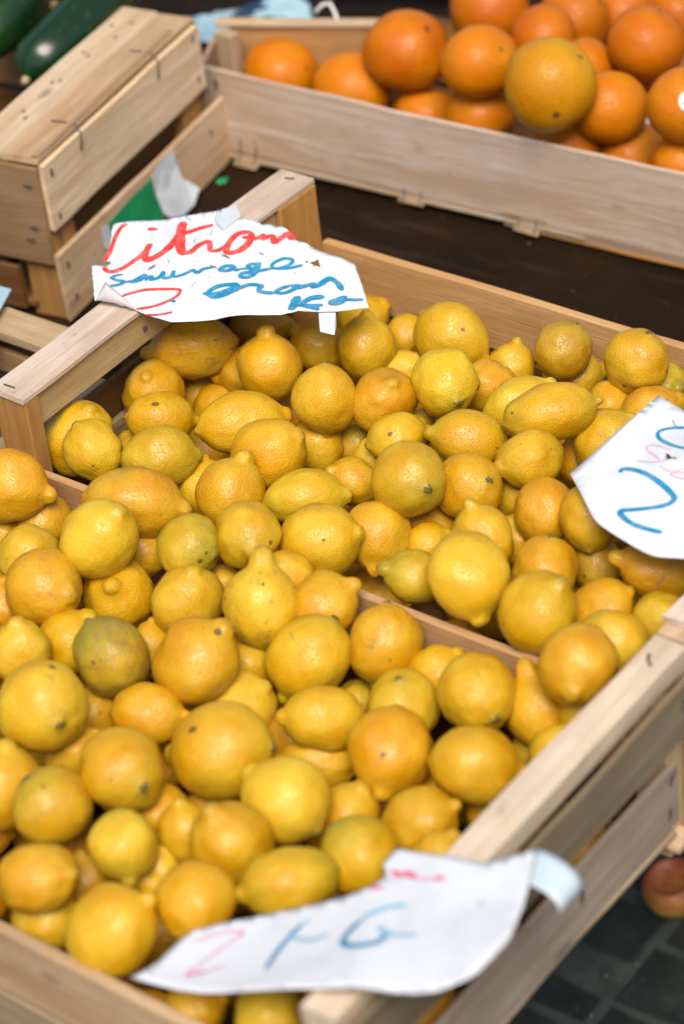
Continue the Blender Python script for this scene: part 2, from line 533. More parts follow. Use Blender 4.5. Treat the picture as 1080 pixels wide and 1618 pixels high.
def lemon_crate_front():
    c = thing('wooden_crate', (.30, -.2, 0), 'pale wooden crate of lemons nearest the viewer, with a wired right end rail', 'crate', 'lemon crates')
    y0, y1 = -.387, -.020
    xr0, xr1 = .593, .617
    xm = (xr0 + xr1) / 2
    board('rail', c, (xm - .0005, y0, .160), (xm + .003, y1 + .012, .160), X, .0245, .019, PINK, .0014, seg=14)
    # right end boards, sprung away from the rail towards the back
    board('end_board', c, (.6205, y0, .1375), (.6305, y1 + .004, .1385), Z, .043, .0045, (0.246, 0.207, 0.137), .0010, .003, 14, twist=-.05)
    board('end_board', c, (.6205, y0 - .006, .0625), (.6225, -.0315, .0635), Z, .054, .0045, (0.354, 0.291, 0.237), .0012, 0, 14)
    board('post', c, (xm + .003, y0 + .008, .004), (xm + .003, y0 + .008, .1365), X, .028, .018, PALE)
    board('post', c, (xm + .003, y1 - .008, .004), (xm + .003, y1 - .008, .1365), X, .026, .018, PALE)
    # left end, past the frame
    board('rail', c, (-.029, y0, .1535), (-.029, y1 - .002, .1535), X, .028, .028, PINK)
    board('post', c, (-.0155, -.0245, 0), (-.0145, -.0245, .1665), X, .030, .009, (0.462, 0.321, 0.163), .0012)
    board('post', c, (-.028, y0 + .008, 0), (-.028, y0 + .008, .139), X, .026, .016, HONEY)
    board('end_board', c, (-.046, y0, .105), (-.046, y1, .105), Z, .045, .0045, GREY)
    board('end_board', c, (-.046, y0, .040), (-.046, y1, .040), Z, .050, .0045, GREY)
    # long sides
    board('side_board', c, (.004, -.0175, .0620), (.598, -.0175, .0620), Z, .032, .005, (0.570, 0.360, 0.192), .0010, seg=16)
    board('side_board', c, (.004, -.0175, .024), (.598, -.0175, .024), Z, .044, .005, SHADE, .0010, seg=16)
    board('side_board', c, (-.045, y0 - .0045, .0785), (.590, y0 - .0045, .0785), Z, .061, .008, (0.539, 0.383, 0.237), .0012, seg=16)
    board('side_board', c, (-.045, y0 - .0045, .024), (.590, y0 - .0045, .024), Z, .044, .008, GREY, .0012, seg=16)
    for i in range(6):
        y = y0 + .03 + i * .061
        board('floor_slat', c, (-.04, y, .0055), (.602, y, .0055), Y, .046, .005, SHADE, seg=8)
    # splintered strip and slat ends under the right end
    board('floor_slat', c, (.6205, -.30, .0315), (.6215, -.036, .0305), X, .008, .004, GREY, .0016, -.004)
    board('slat_end', c, (.612, -.036, .0240), (.634, -.036, .0240), Y, .022, .004, PALE, .001, seg=3)
    for y, zz in ((-.034, .146), (-.040, .080), (-.043, .052), (-.15, .067)):
        xx = .6334 if zz > .1 else .6249
        nail(c, (xx, y, zz), X, (0, .25, 1), .003, .008)
    # binding wire round the rail
    yw = -.272
    tube('binding_wire', [(xr0 + .004, yw + .012, .1703), (xm, yw + .003, .1706), (xr1 + .0018, yw - .003, .1700), (xr1 + .0025, yw - .006, .160), (xr1 + .0040, yw - .004, .146)], .0011, M['wire'], c)
    tube('staple', [(xm - .001, -.027, .1703), (xm + .002, -.033, .1712), (xm + .006, -.036, .1703)], .0011, M['wire'], c)
    return c
lemon_crate_front()

def courgette_crate():
    c0 = vec(-.208, .286, 0)
    e1 = vec(-.045, .268, 0).normalized()
    e2 = vec(-.985, -.150, 0).normalized()
    c = thing('wooden_crate', c0 + e1 * .14 + e2 * .25, 'weathered wooden crate with a broad flat rim and a green paper label, holding courgettes', 'crate')
    P = lambda a, b, z: c0 + e1 * a + e2 * b + Vector((0, 0, z))
    L1, L2 = .274, .50
    nx = -e2
    board('rim_board', c, P(-.002, .0195, .1665), P(L1 + .002, .0195, .1665), e2, .038, .006, (0.493, 0.352, 0.229), .0012)
    board('rim_board', c, P(-.004, .0600, .1655), P(L1 + .004, .0600, .1655), e2, .041, .006, (0.570, 0.459, 0.340), .0012)
    board('rim_splint', c, P(.0, .0035, .1705), P(L1 - .03, .0065, .1705), e2, .006, .002, (0.385, 0.275, 0.178), .0012)
    board('end_board', c, P(-.002, -.0028, .130), P(L1, -.0028, .130), Z, .066, .0055, (.80, .63, .45), .0012)
    board('end_board', c, P(-.004, -.0028, .0375), P(L1 + .03, -.0028, .0375), Z, .069, .0055, (.70, .53, .36), .0012)
    board('post', c, P(.020, .020, 0), P(.020, .020, .162), e2, .036, .034, HONEY)
    board('post', c, P(L1 - .018, .020, 0), P(L1 - .018, .020, .162), e2, .036, .034, HONEY)
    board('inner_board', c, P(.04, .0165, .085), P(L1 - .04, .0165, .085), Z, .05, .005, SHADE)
    for a in (-.0035, L1 + .006):
        board('side_board', c, P(a, .001, .112), P(a, L2, .112), Z, .098, .0055, (0.308, 0.203, 0.115), .0012, seg=14)
        board('side_board', c, P(a, .042, .030), P(a, L2, .030), Z, .045, .0055, SHADE, .0012, seg=14)
    board('rail', c, P(0, L2, .150), P(L1, L2, .150), Z, .03, .03, PALE)
    board('end_board', c, P(0, L2 + .018, .05), P(L1, L2 + .018, .05), Z, .08, .006, GREY)
    for b_ in (.018, L2 - .02):
        pass
    for i in range(7):
        b_ = .06 + i * .066
        board('floor_slat', c, P(-.001, b_, .012), P(L1, b_, .012), e2, .055, .005, SHADE, seg=6)
    # wire staples folded over the rim
    for a in (.062, .200):
        tube('staple', [P(a - .001, .024, .1700), P(a, .012, .1702), P(a, .0005, .1698), P(a - .002, -.0068, .163), P(a - .006, -.0068, .148)], .0009, M['wire'], c)
    for a, zz in ((.008, .152), (.008, .108), (.262, .155), (.262, .112)):
        nail(c, P(a, -.0057, zz), nx, (0, 0, 1))
    for a, zz in ((.006, .058), (.010, .022), (.27, .05)):
        nail(c, P(a, -.0057, zz), nx, (0, 0, 1))
    for a, b_ in ((.25, .052), (.24, .068), (.18, .058), (.185, .066), (.13, .058), (.125, .064), (.07, .060), (.06, .052), (.22, .052)):
        nail(c, P(a, b_, .1687), Z, e1, .0022, .0034)
    for b_, zz in ((.012, .143), (.014, .100), (.02, .086)):
        nail(c, P(-.0065, b_, zz), -e1, e2, .003, .008)
    # paper label glued to the lower board, one end peeling off over its lower edge
    def patch(name, pts, mat, off):
        me = mesh(name, [P(a, -.0062 - off - bulge, z) - c.location for a, z, bulge in pts], [tuple(range(len(pts)))])
        o = link(name, me, mat, c)
        md = o.modifiers.new('thickness', 'SOLIDIFY'); md.thickness = .0004
        return o
    patch('green_label', [(.076, .060, 0), (.115, .0625, 0), (.156, .063, 0), (.158, .045, 0), (.163, .020, .002), (.150, .016, .004), (.135, .020, .003), (.110, .020, .001), (.080, .034, 0)], M['green_label'], .0003)
    patch('white_label', [(.1565, .066, 0), (.178, .0695, 0), (.199, .0705, 0), (.2015, .052, 0), (.204, .037, .001), (.219, .019, .010), (.205, .008, .010), (.186, .006, .008), (.170, .013, .005), (.162, .022, .003), (.159, .045, 0)], M['white_label'], .0006)
    patch('white_label', [(.064, .063, 0), (.0755, .060, 0), (.0800, .033, 0), (.0745, .028, .001), (.064, .042, 0)], M['white_label'], .0006)
    patch('printed_lines', [(.183, .052, 0), (.186, .053, 0), (.176, .030, .002), (.173, .029, .002)], M['grey'], .0012)
    return c, P
cc, CP = courgette_crate()

def courgette(label, A, B_, rad):
    A, B_ = Vector(A), Vector(B_)
    L = (B_ - A).length
    rings, sides = 26, 28
    vs_, fs = [], []
    for i in range(rings + 1):
        t = i / rings
        z = t * L
        e = min(1, t / .16)
        r_ = rad * math.sqrt(max(0.0, 1 - (1 - e) ** 2.3)) * (1 - .10 * t)
        e2_ = min(1, (1 - t) / .12)
        r_ *= math.sqrt(max(0.02, 1 - (1 - e2_) ** 2))
        for k in range(sides):
            a = 2 * math.pi * k / sides
            rr = r_ * (1 + .022 * math.cos(a * 6)) + noise.noise((math.cos(a) * 2, math.sin(a) * 2, z * 20)) * rad * .03
            vs_.append((rr * math.cos(a), rr * math.sin(a) + .012 * math.sin(t * 3), z))
    for i in range(rings):
        for k in range(sides):
            k2 = (k + 1) % sides
            fs.append((i * sides + k, i * sides + k2, (i + 1) * sides + k2, (i + 1) * sides + k))
    fs.append(tuple(reversed(range(sides)))); fs.append(tuple(rings * sides + k for k in range(sides)))
    o = link('courgette', mesh('courgette', vs_, fs, True), M['courgette'])
    q = (B_ - A).to_track_quat('Z', 'X')
    o.rotation_euler = q.to_euler()
    o.location = A
    tag(o, label, 'courgette', 'courgettes in the weathered crate')
    vs_, fs = [], []
    for k in range(8):
        a = 2 * math.pi * k / 8
        vs_.append((.0045 * math.cos(a), .0045 * math.sin(a), .002))
    for k in range(8):
        a = 2 * math.pi * k / 8
        vs_.append((.003 * math.cos(a), .003 * math.sin(a), -.0035))
    vs_.append((0, 0, -.004))
    for k in range(8):
        k2 = (k + 1) % 8
        fs += [(k, 8 + k, 8 + k2, k2), (8 + k, 16, 8 + k2)]
    s = link('blossom_scar', mesh('blossom_scar', vs_, fs, True), simple_mat('dry_scar', (.36, .30, .16), .8), o)
    return o
courgette('large dark green courgette with a pale blossom scar facing out', (-0.3594, 0.4305, 0.14), (-0.3852, 0.6863, 0.205), 0.03)
courgette('second dark green courgette, in the top left corner', (-0.4398, 0.4407, 0.145), (-0.4791, 0.7268, 0.205), 0.029)

def orange_crate():
    c0 = vec(-.275, .585, 0)
    e1 = vec(.519, .034, 0).normalized()
    e2 = vec(-e1.y, e1.x, 0)
    c = thing('wooden_crate', c0 + e1 * .4 + e2 * .15, 'long shallow crate of thin pale boards filled with oranges', 'crate')
    P = lambda a, b, z: c0 + e1 * a + e2 * b + Vector((0, 0, z))
    L = .90
    board('side_board', c, P(-.003, 0, .0565), P(L, 0, .0565), Z, .087, .0045, (0.631, 0.509, 0.422), .0014, .004, 24)
    board('end_board', c, (-.281, .588, .054), (-.309, .648, .054), Z, .088, .005, (0.431, 0.321, 0.215), .001)
    board('post', c, (-.294, .648, .002), (-.294, .648, .102), X, .022, .016, (0.477, 0.360, 0.244), .001)
    f1, f2 = vec(-.306, .6655, 0), vec(-.13, .745, 0)
    board('side_board', c, f1 + vec(0, 0, .053), f2 + vec(0, 0, .053), Z, .092, .005, (0.508, 0.291, 0.133), .001)
    board('rail', c, f1 + vec(-.012, -.004, .1025), f2 + vec(0, 0, .1025), (-.44, .9, 0), .013, .005, (0.539, 0.398, 0.274), .001)
    board('side_board', c, (-.135, .845, .03), P(L, .40, .03), Z, .055, .005, HONEY, .001)
    board('end_board', c, P(L, .01, .055), P(L, .40, .055), Z, .09, .005, HONEY)
    for i in range(5):
        board('floor_slat', c, P(.02, .035 + i * .065, .0085), P(L - .01, .035 + i * .065, .0085), e2, .055, .004, SHADE, seg=8)
    # thin bottom strips showing under the front board, one of them bowed down
    board('bottom_strip', c, P(.01, -.001, .0095), P(.42, -.001, .0095), e2, .014, .003, (0.400, 0.321, 0.244), .001)
    board('bottom_strip', c, P(.335, -.0052, .0115), P(.60, -.0052, .0135), Z, .016, .002, (0.416, 0.321, 0.229), .0012)
    board('bottom_strip', c, P(.37, -.001, .004), P(.60, -.001, .004), e2, .012, .003, HONEY, .001)
    for a in (.045, .235, .36, .56):
        board('slat_end', c, P(a, -.012, .0065), P(a, .02, .0065), e1, .026, .0035, (0.416, 0.321, 0.222), .0018, seg=3)
        for d_ in (-.009, .009):
            tube('staple', [P(a + d_, -.0032, .030), P(a + d_, -.0042, .020), P(a + d_, -.0085, .0095), P(a + d_ + .001, -.013, .0075)], .0008, M['wire'], c)
    for zz in (.085, .060, .035):
        nail(c, P(.016, -.0028, zz), -e2, Z, .003, .010)
    return c
orange_crate()

def left_crate():
    c = thing('wooden_crate', (-.3, .08, 0), 'low wooden crate at the left edge beside the lemon crates', 'crate')
    board('rail', c, (-.56, .150, .0965), (-.020, .150, .0965), Y, .034, .010, (0.447, 0.337, 0.222), .001)
    board('rail', c, (-.024, -.008, .0865), (-.024, .131, .0865), X, .026, .010, (0.447, 0.344, 0.229), .001)
    board('side_board', c, (-.56, .1575, .055), (-.022, .1575, .055), Z, .07, .006, (0.339, 0.229, 0.126), .001)
    board('side_board', c, (-.56, .1435, .070), (-.04, .1435, .062), Z, .022, .006, (0.385, 0.268, 0.148), .001)
    board('side_board', c, (-.56, -.010, .045), (-.055, -.010, .045), Z, .07, .006, GREY, .001)
    board('end_board', c, (-.0125, -.008, .045), (-.0125, .150, .045), Z, .06, .005, SHADE, .001)
    board('end_board', c, (-.56, -.008, .045), (-.56, .150, .045), Z, .06, .005, SHADE, .001)
    board('post', c, (-.0265, .138, 0), (-.0265, .138, .0805), X, .02, .012, HONEY)
    for i in range(3):
        board('floor_slat', c, (-.555, .02 + i * .048, .012), (-.03, .02 + i * .048, .012), Y, .04, .005, SHADE)
    return c
left_crate()

# ------------------------------------------------------------------ price signs and other paper
def inside(p, poly):
    x, y = p
    r_ = False
    for i in range(len(poly)):
        x1, y1 = poly[i]; x2, y2 = poly[i - 1]
        if (y1 > y) != (y2 > y) and x < (x2 - x1) * (y - y1) / (y2 - y1) + x1: r_ = not r_
    return r_

def catmull(pts, step):
    P_ = [Vector(p) for p in pts]
    if len(P_) == 2:
        n = max(2, int((P_[1] - P_[0]).length / step))
        return [P_[0].lerp(P_[1], i / n) for i in range(n + 1)]
    out = []
    E = [P_[0] * 2 - P_[1]] + P_ + [P_[-1] * 2 - P_[-2]]
    for i in range(1, len(E) - 2):
        p0, p1, p2, p3 = E[i - 1:i + 3]
        n = max(2, int((p2 - p1).length / step))
        for k in range(n):
            t = k / n
            out.append(.5 * ((2 * p1) + (p2 - p0) * t + (2 * p0 - 5 * p1 + 4 * p2 - p3) * t * t + (3 * p1 - p0 - 3 * p2 + p3) * t ** 3))
    out.append(P_[-1])
    return out

def sheet_mesh(name, outline, hole, h, grid, torn):
    seed = R.random() * 50
    def ragged(poly):
        out = []
        for i in range(len(poly)):
            a, b = Vector(poly[i]), Vector(poly[(i + 1) % len(poly)])
            n = max(1, int((b - a).length / .004))
            for k in range(n):
                p = a.lerp(b, k / n)
                nn = Vector((-(b - a).y, (b - a).x)).normalized()
                out.append(p + nn * noise.noise((p.x * 260 + seed, p.y * 260, 0)) * torn)
        return out
    o1 = ragged(outline)
    h1 = ragged(hole) if hole else []
    pts = o1 + h1
    edges = [(i, (i + 1) % len(o1)) for i in range(len(o1))] + [(len(o1) + i, len(o1) + (i + 1) % len(h1)) for i in range(len(h1))]
    xs, ys = [p[0] for p in o1], [p[1] for p in o1]
    x = min(xs)
    while x < max(xs):
        y = min(ys)
        while y < max(ys):
            if inside((x, y), o1) and not (h1 and inside((x, y), h1)): pts.append(Vector((x, y)))
            y += grid
        x += grid
    v2, e2, f2, _, _, _ = delaunay_2d_cdt([Vector((p[0], p[1])) for p in pts], edges, [], 0, 1e-6)
    fs = []
    for f in f2:
        c = sum((v2[i] for i in f), Vector((0, 0))) / len(f)
        if inside(c, o1) and not (h1 and inside(c, h1)): fs.append(tuple(f))
    used = sorted({i for f in fs for i in f})
    mp = {i: k for k, i in enumerate(used)}
    return mesh(name, [(v2[i].x, v2[i].y, h(v2[i].x, v2[i].y)) for i in used], [tuple(mp[i] for i in f) for f in fs], True)

def sign(data, label, names, h, torn, grid=.006, split=False):
    me = sheet_mesh('price_sign', data['outline'], data['hole'], h, grid, torn)
    o = link('price_sign', me, M['paper'])
    e1, e2, n_, o_ = (Vector(data[k]) for k in ('e1', 'e2', 'n', 'o'))
    mm = Matrix(((e1.x, e2.x, n_.x, o_.x), (e1.y, e2.y, n_.y, o_.y), (e1.z, e2.z, n_.z, o_.z), (0, 0, 0, 1)))
    o.matrix_world = mm
    o.color = (.66, .69, .735, 1)
    md = o.modifiers.new('thickness', 'SOLIDIFY'); md.thickness = .0005; md.offset = -1
    tag(o, label, 'price sign', 'handwritten price signs')
    groups = {}
    for idx, (colr, wd, pts) in enumerate(data['strokes']):
        vs_, fs = groups.setdefault((colr, idx if colr not in ('red', 'blue', 'grey', 'brown') or split else 0), ([], []))
        line = catmull(pts, .0012)
        nL = len(line)
        for i, p in enumerate(line):
            d = line[min(i + 1, nL - 1)] - line[max(i - 1, 0)]
            if d.length < 1e-9: d = Vector((1, 0))
            d.normalize()
            s = Vector((-d.y, d.x))
            t = i / (nL - 1)
            taper = .55 + .45 * min(1, min(t, 1 - t) * nL * .35)
            wv = wd * (.80 if colr == 'blue' else .72) * taper * (1 + .22 * noise.noise((p.x * 90, p.y * 90, idx)) + .10 * noise.noise((p.x * 700, p.y * 700, idx)))
            for q in (p + s * wv, p - s * wv):
                vs_.append((q.x, q.y, h(q.x, q.y) + .00035 + .00004 * idx))
            if i:
                k = len(vs_)
                fs.append((k - 4, k - 3, k - 1, k - 2))
    for (colr, _), (vs_, fs) in groups.items():
        nm, lb = names[colr]
        g = link(nm, mesh(nm, vs_, fs), M[colr], o)
        if lb: g['label'] = lb
    return o

S1 = dict(o=[0.0168, 0.2771, 0.1745], e1=[0.99484, -0.00029, -0.10143], e2=[0.0, 1.0, -0.0029], n=[0.10143, 0.00288, 0.99484], outline=[[-0.074, -0.0644], [-0.075, -0.0613], [-0.0633, -0.0482], [-0.0445, -0.0288], [-0.0257, -0.0075], [-0.0144, 0.0046], [-0.01, 0.0076], [-0.0047, 0.0037], [0.0068, 0.0003], [0.0151, 0.001], [0.026, 0.0048], [0.0294, 0.0034], [0.0315, 0.0073], [0.0332, 0.0098], [0.0395, 0.0092], [0.0422, 0.0123], [0.049, 0.012], [0.0557, 0.008], [0.0644, 0.0041], [0.0733, 0.0066], [0.0832, 0.0049], [0.0928, 0.0054], [0.1011, 0.0038], [0.1096, 0.0037], [0.1201, 0.0049], [0.1222, 0.0059], [0.1363, -0.0077], [0.1532, -0.0243], [0.1696, -0.0403], [0.1609, -0.0472], [0.1426, -0.0599], [0.125, -0.0735], [0.1106, -0.0858], [0.0956, -0.099], [0.0887, -0.1065], [0.0842, -0.1115], [0.072, -0.1211], [0.0613, -0.1308], [0.0533, -0.1386], [0.0497, -0.1412], [0.0394, -0.1426], [0.0297, -0.1448], [0.0181, -0.1464], [0.0016, -0.1493], [-0.0096, -0.1489], [-0.0168, -0.1544], [-0.036, -0.1343], [-0.0529, -0.1161], [-0.0469, -0.1127], [-0.0428, -0.1104], [-0.0421, -0.105], [-0.0486, -0.1035], [-0.0517, -0.0971], [-0.0581, -0.0869]], hole=[[0.0903, -0.0133], [0.0935, -0.0051], [0.1025, -0.0144], [0.0964, -0.0144]], strokes=[['red', 0.0026, [[-0.0643, -0.0569], [-0.0663, -0.0608], [-0.064, -0.0699], [-0.0594, -0.0803], [-0.0537, -0.0912], [-0.0503, -0.0998], [-0.0483, -0.1057]]], ['red', 0.0034, [[-0.043, -0.1129], [-0.037, -0.1155], [-0.0324, -0.1122], [-0.0293, -0.1034], [-0.0279, -0.0927], [-0.0267, -0.0834], [-0.0285, -0.0749], [-0.031, -0.0673]]], ['red', 0.00453, [[-0.031, -0.0673], [-0.0278, -0.0757], [-0.0227, -0.0843], [-0.0172, -0.0877], [-0.0147, -0.0836], [-0.0128, -0.075], [-0.0135, -0.0633], [-0.0174, -0.0493], [-0.0225, -0.0375]]], ['red', 0.00566, [[-0.0294, -0.0267], [-0.0227, -0.0376], [-0.0107, -0.054], [-0.0015, -0.0635], [0.0038, -0.0647]]], ['red', 0.0034, [[0.0038, -0.0647], [0.0047, -0.0576], [0.0034, -0.0467], [0.0061, -0.0382], [0.0119, -0.0433], [0.0154, -0.0477], [0.0196, -0.0477], [0.0224, -0.0421], [0.0228, -0.0333]]], ['red', 0.0034, [[-0.0186, -0.046], [-0.0152, -0.0354], [-0.0117, -0.025], [-0.0064, -0.0158]]], ['red', 0.0034, [[-0.0475, -0.0518], [-0.0444, -0.0491], [-0.0405, -0.0469]]], ['red', 0.00396, [[0.0277, -0.0114], [0.0213, -0.0183], [0.0216, -0.028], [0.025, -0.0379], [0.0292, -0.043], [0.0335, -0.0405], [0.0366, -0.0323], [0.0357, -0.0219], [0.0319, -0.0135], [0.0263, -0.0116]]], ['red', 0.00283, [[0.027, -0.02], [0.0345, -0.0166], [0.0386, -0.0105], [0.038, -0.0055], [0.0414, -0.0111], [0.0432, -0.0032], [0.0447, -0.0014]]], ['red', 0.00396, [[0.0447, -0.0014], [0.0517, -0.0083], [0.0529, -0.0007], [0.0541, 0.0068], [0.0587, 0.0034], [0.0633, 0.005]]], ['blue', 0.00192, [[-0.0228, -0.1121], [-0.0267, -0.1155], [-0.0279, -0.1211], [-0.022, -0.1211], [-0.0152, -0.1204], [-0.016, -0.1256], [-0.0216, -0.1321]]], ['blue', 0.00181, [[-0.0148, -0.1208], [-0.0087, -0.1159], [-0.0068, -0.1074], [-0.0054, -0.1048], [-0.0083, -0.1146], [-0.0084, -0.118], [-0.004, -0.1126], [-0.0048, -0.1055], [0.0005, -0.1114]]], ['blue', 0.00204, [[-0.0004, -0.1096], [-0.0006, -0.1062], [0.0009, -0.104], [0.0025, -0.1081], [0.0063, -0.1021], [0.0049, -0.0946], [0.0092, -0.1006], [0.0135, -0.0957], [0.0109, -0.0887], [0.0149, -0.0943], [0.019, -0.0907], [0.022, -0.0837], [0.0234, -0.0796], [0.0287, -0.0811], [0.0299, -0.0736], [0.0342, -0.068]]], ['blue', 0.00226, [[0.0448, -0.054], [0.0402, -0.06], [0.0407, -0.0668], [0.0465, -0.0616], [0.0456, -0.055], [0.05, -0.0585], [0.0524, -0.0545]]], ['blue', 0.0017, [[0.0524, -0.0545], [0.0553, -0.0508]]], ['blue', 0.00226, [[0.0578, -0.0382], [0.054, -0.0445], [0.0558, -0.0492], [0.0597, -0.0453], [0.0582, -0.0374], [0.0636, -0.0486], [0.0638, -0.058], [0.0594, -0.0634], [0.0573, -0.0589], [0.0618, -0.0499], [0.07, -0.0382]]], ['blue', 0.00192, [[0.07, -0.0382], [0.0768, -0.0322], [0.0796, -0.0231], [0.0773, -0.0187], [0.0715, -0.0215], [0.068, -0.03], [0.0691, -0.0352], [0.0737, -0.0356], [0.0815, -0.029], [0.0883, -0.019]]], ['blue', 0.00226, [[0.0878, -0.0146], [0.0892, -0.0131]]], ['red', 0.00192, [[-0.0017, -0.1392], [0.0016, -0.1318], [0.0078, -0.1216], [0.0177, -0.1124], [0.0273, -0.1065], [0.032, -0.1065], [0.0336, -0.1143], [0.0308, -0.1232], [0.0258, -0.1348], [0.0193, -0.1462]]], ['red', 0.0017, [[0.0288, -0.1472], [0.037, -0.1397], [0.0437, -0.1311]]], ['blue', 0.00255, [[0.033, -0.1198], [0.0373, -0.1196]]], ['blue', 0.0026, [[0.0494, -0.0998], [0.0571, -0.0933], [0.063, -0.0827], [0.0651, -0.0748], [0.0611, -0.0757], [0.0536, -0.0835], [0.0514, -0.0925], [0.0534, -0.0977], [0.0597, -0.0966], [0.065, -0.0889], [0.0686, -0.0771]]], ['blue', 0.00238, [[0.0679, -0.0799], [0.0709, -0.0673], [0.079, -0.0612], [0.0797, -0.0654], [0.082, -0.069], [0.0883, -0.0658], [0.0928, -0.0615]]], ['blue', 0.00226, [[0.096, -0.0463], [0.0925, -0.0547], [0.0927, -0.0604], [0.0979, -0.058], [0.102, -0.0485], [0.1027, -0.0429], [0.0962, -0.0464]]], ['blue', 0.00311, [[0.099, -0.0483], [0.1071, -0.0422], [0.1126, -0.0379], [0.1157, -0.0414], [0.1186, -0.037], [0.12, -0.0278], [0.1227, -0.0255], [0.1297, -0.027], [0.1377, -0.0322]]], ['blue', 0.00453, [[0.1108, -0.0561], [0.1156, -0.0666], [0.119, -0.0754]]], ['blue', 0.00311, [[0.1308, -0.0468], [0.1244, -0.0541], [0.1216, -0.0616], [0.1187, -0.0692]]], ['blue', 0.00283, [[0.1201, -0.067], [0.1271, -0.0652], [0.1376, -0.0625]]], ['blue', 0.00226, [[0.124, -0.0666], [0.1304, -0.0622], [0.1361, -0.0559]]], ['blue', 0.00249, [[0.1461, -0.0374], [0.1411, -0.0448], [0.1393, -0.0507], [0.1436, -0.0496], [0.1484, -0.0434]]], ['blue', 0.00192, [[0.1441, -0.045], [0.1491, -0.0406], [0.1545, -0.0385], [0.1607, -0.0356]]], ['grey', 0.00045, [[-0.0157, 0.0024], [-0.0069, -0.0142]]], ['grey', 0.00045, [[-0.0126, 0.0033], [-0.0042, -0.0148]]], ['grey', 0.00045, [[-0.0352, -0.0199], [-0.0226, -0.0225]]], ['grey', 0.0004, [[-0.0262, -0.0087], [-0.0178, -0.0117]]], ['grey', 0.00045, [[-0.0021, -0.0221], [0.0029, -0.0323]]], ['grey', 0.00051, [[-0.0051, -0.0416], [-0.0007, -0.0484]]], ['grey', 0.00068, [[-0.0034, -0.0794], [0.0032, -0.0845]]], ['grey', 0.00045, [[0.0368, -0.1003], [0.0366, -0.0911]]], ['grey', 0.00045, [[-0.0047, -0.0152], [0.008, -0.0201]]], ['brown', 0.00113, [[-0.0071, -0.1], [-0.0052, -0.0915]]], ['brown', 0.00125, [[0.0316, -0.0684], [0.0379, -0.0664]]], ['brown', 0.00102, [[0.0283, -0.0495], [0.0372, -0.0489]]], ['brown', 0.00091, [[0.0502, -0.0284], [0.0553, -0.0269]]], ['brown', 0.00068, [[0.0369, -0.0814], [0.0385, -0.0817]]], ['brown', 0.00068, [[0.0411, -0.0813], [0.041, -0.0792]]], ['brown', 0.00091, [[0.1339, -0.025], [0.1352, -0.025]]], ['grey', 0.00057, [[0.0879, -0.0318], [0.0925, -0.0322]]], ['brown', 0.00147, [[-0.0425, -0.1082], [-0.0415, -0.1058]]]], extra={'flap': [[-0.0165, -0.1542], [-0.0158, -0.1416], [-0.0084, -0.1434], [0.0009, -0.1458], [0.0184, -0.1468], [0.0025, -0.1503]], 'tape': [[-0.0134, 0.0053], [-0.0051, 0.0136], [0.0092, 0.002], [0.0068, -0.0185], [-0.0055, -0.0132]], 'tab': [[0.1316, -0.0567], [0.1433, -0.0486], [0.1553, -0.0644], [0.161, -0.0745], [0.1547, -0.0762], [0.149, -0.0774]]})
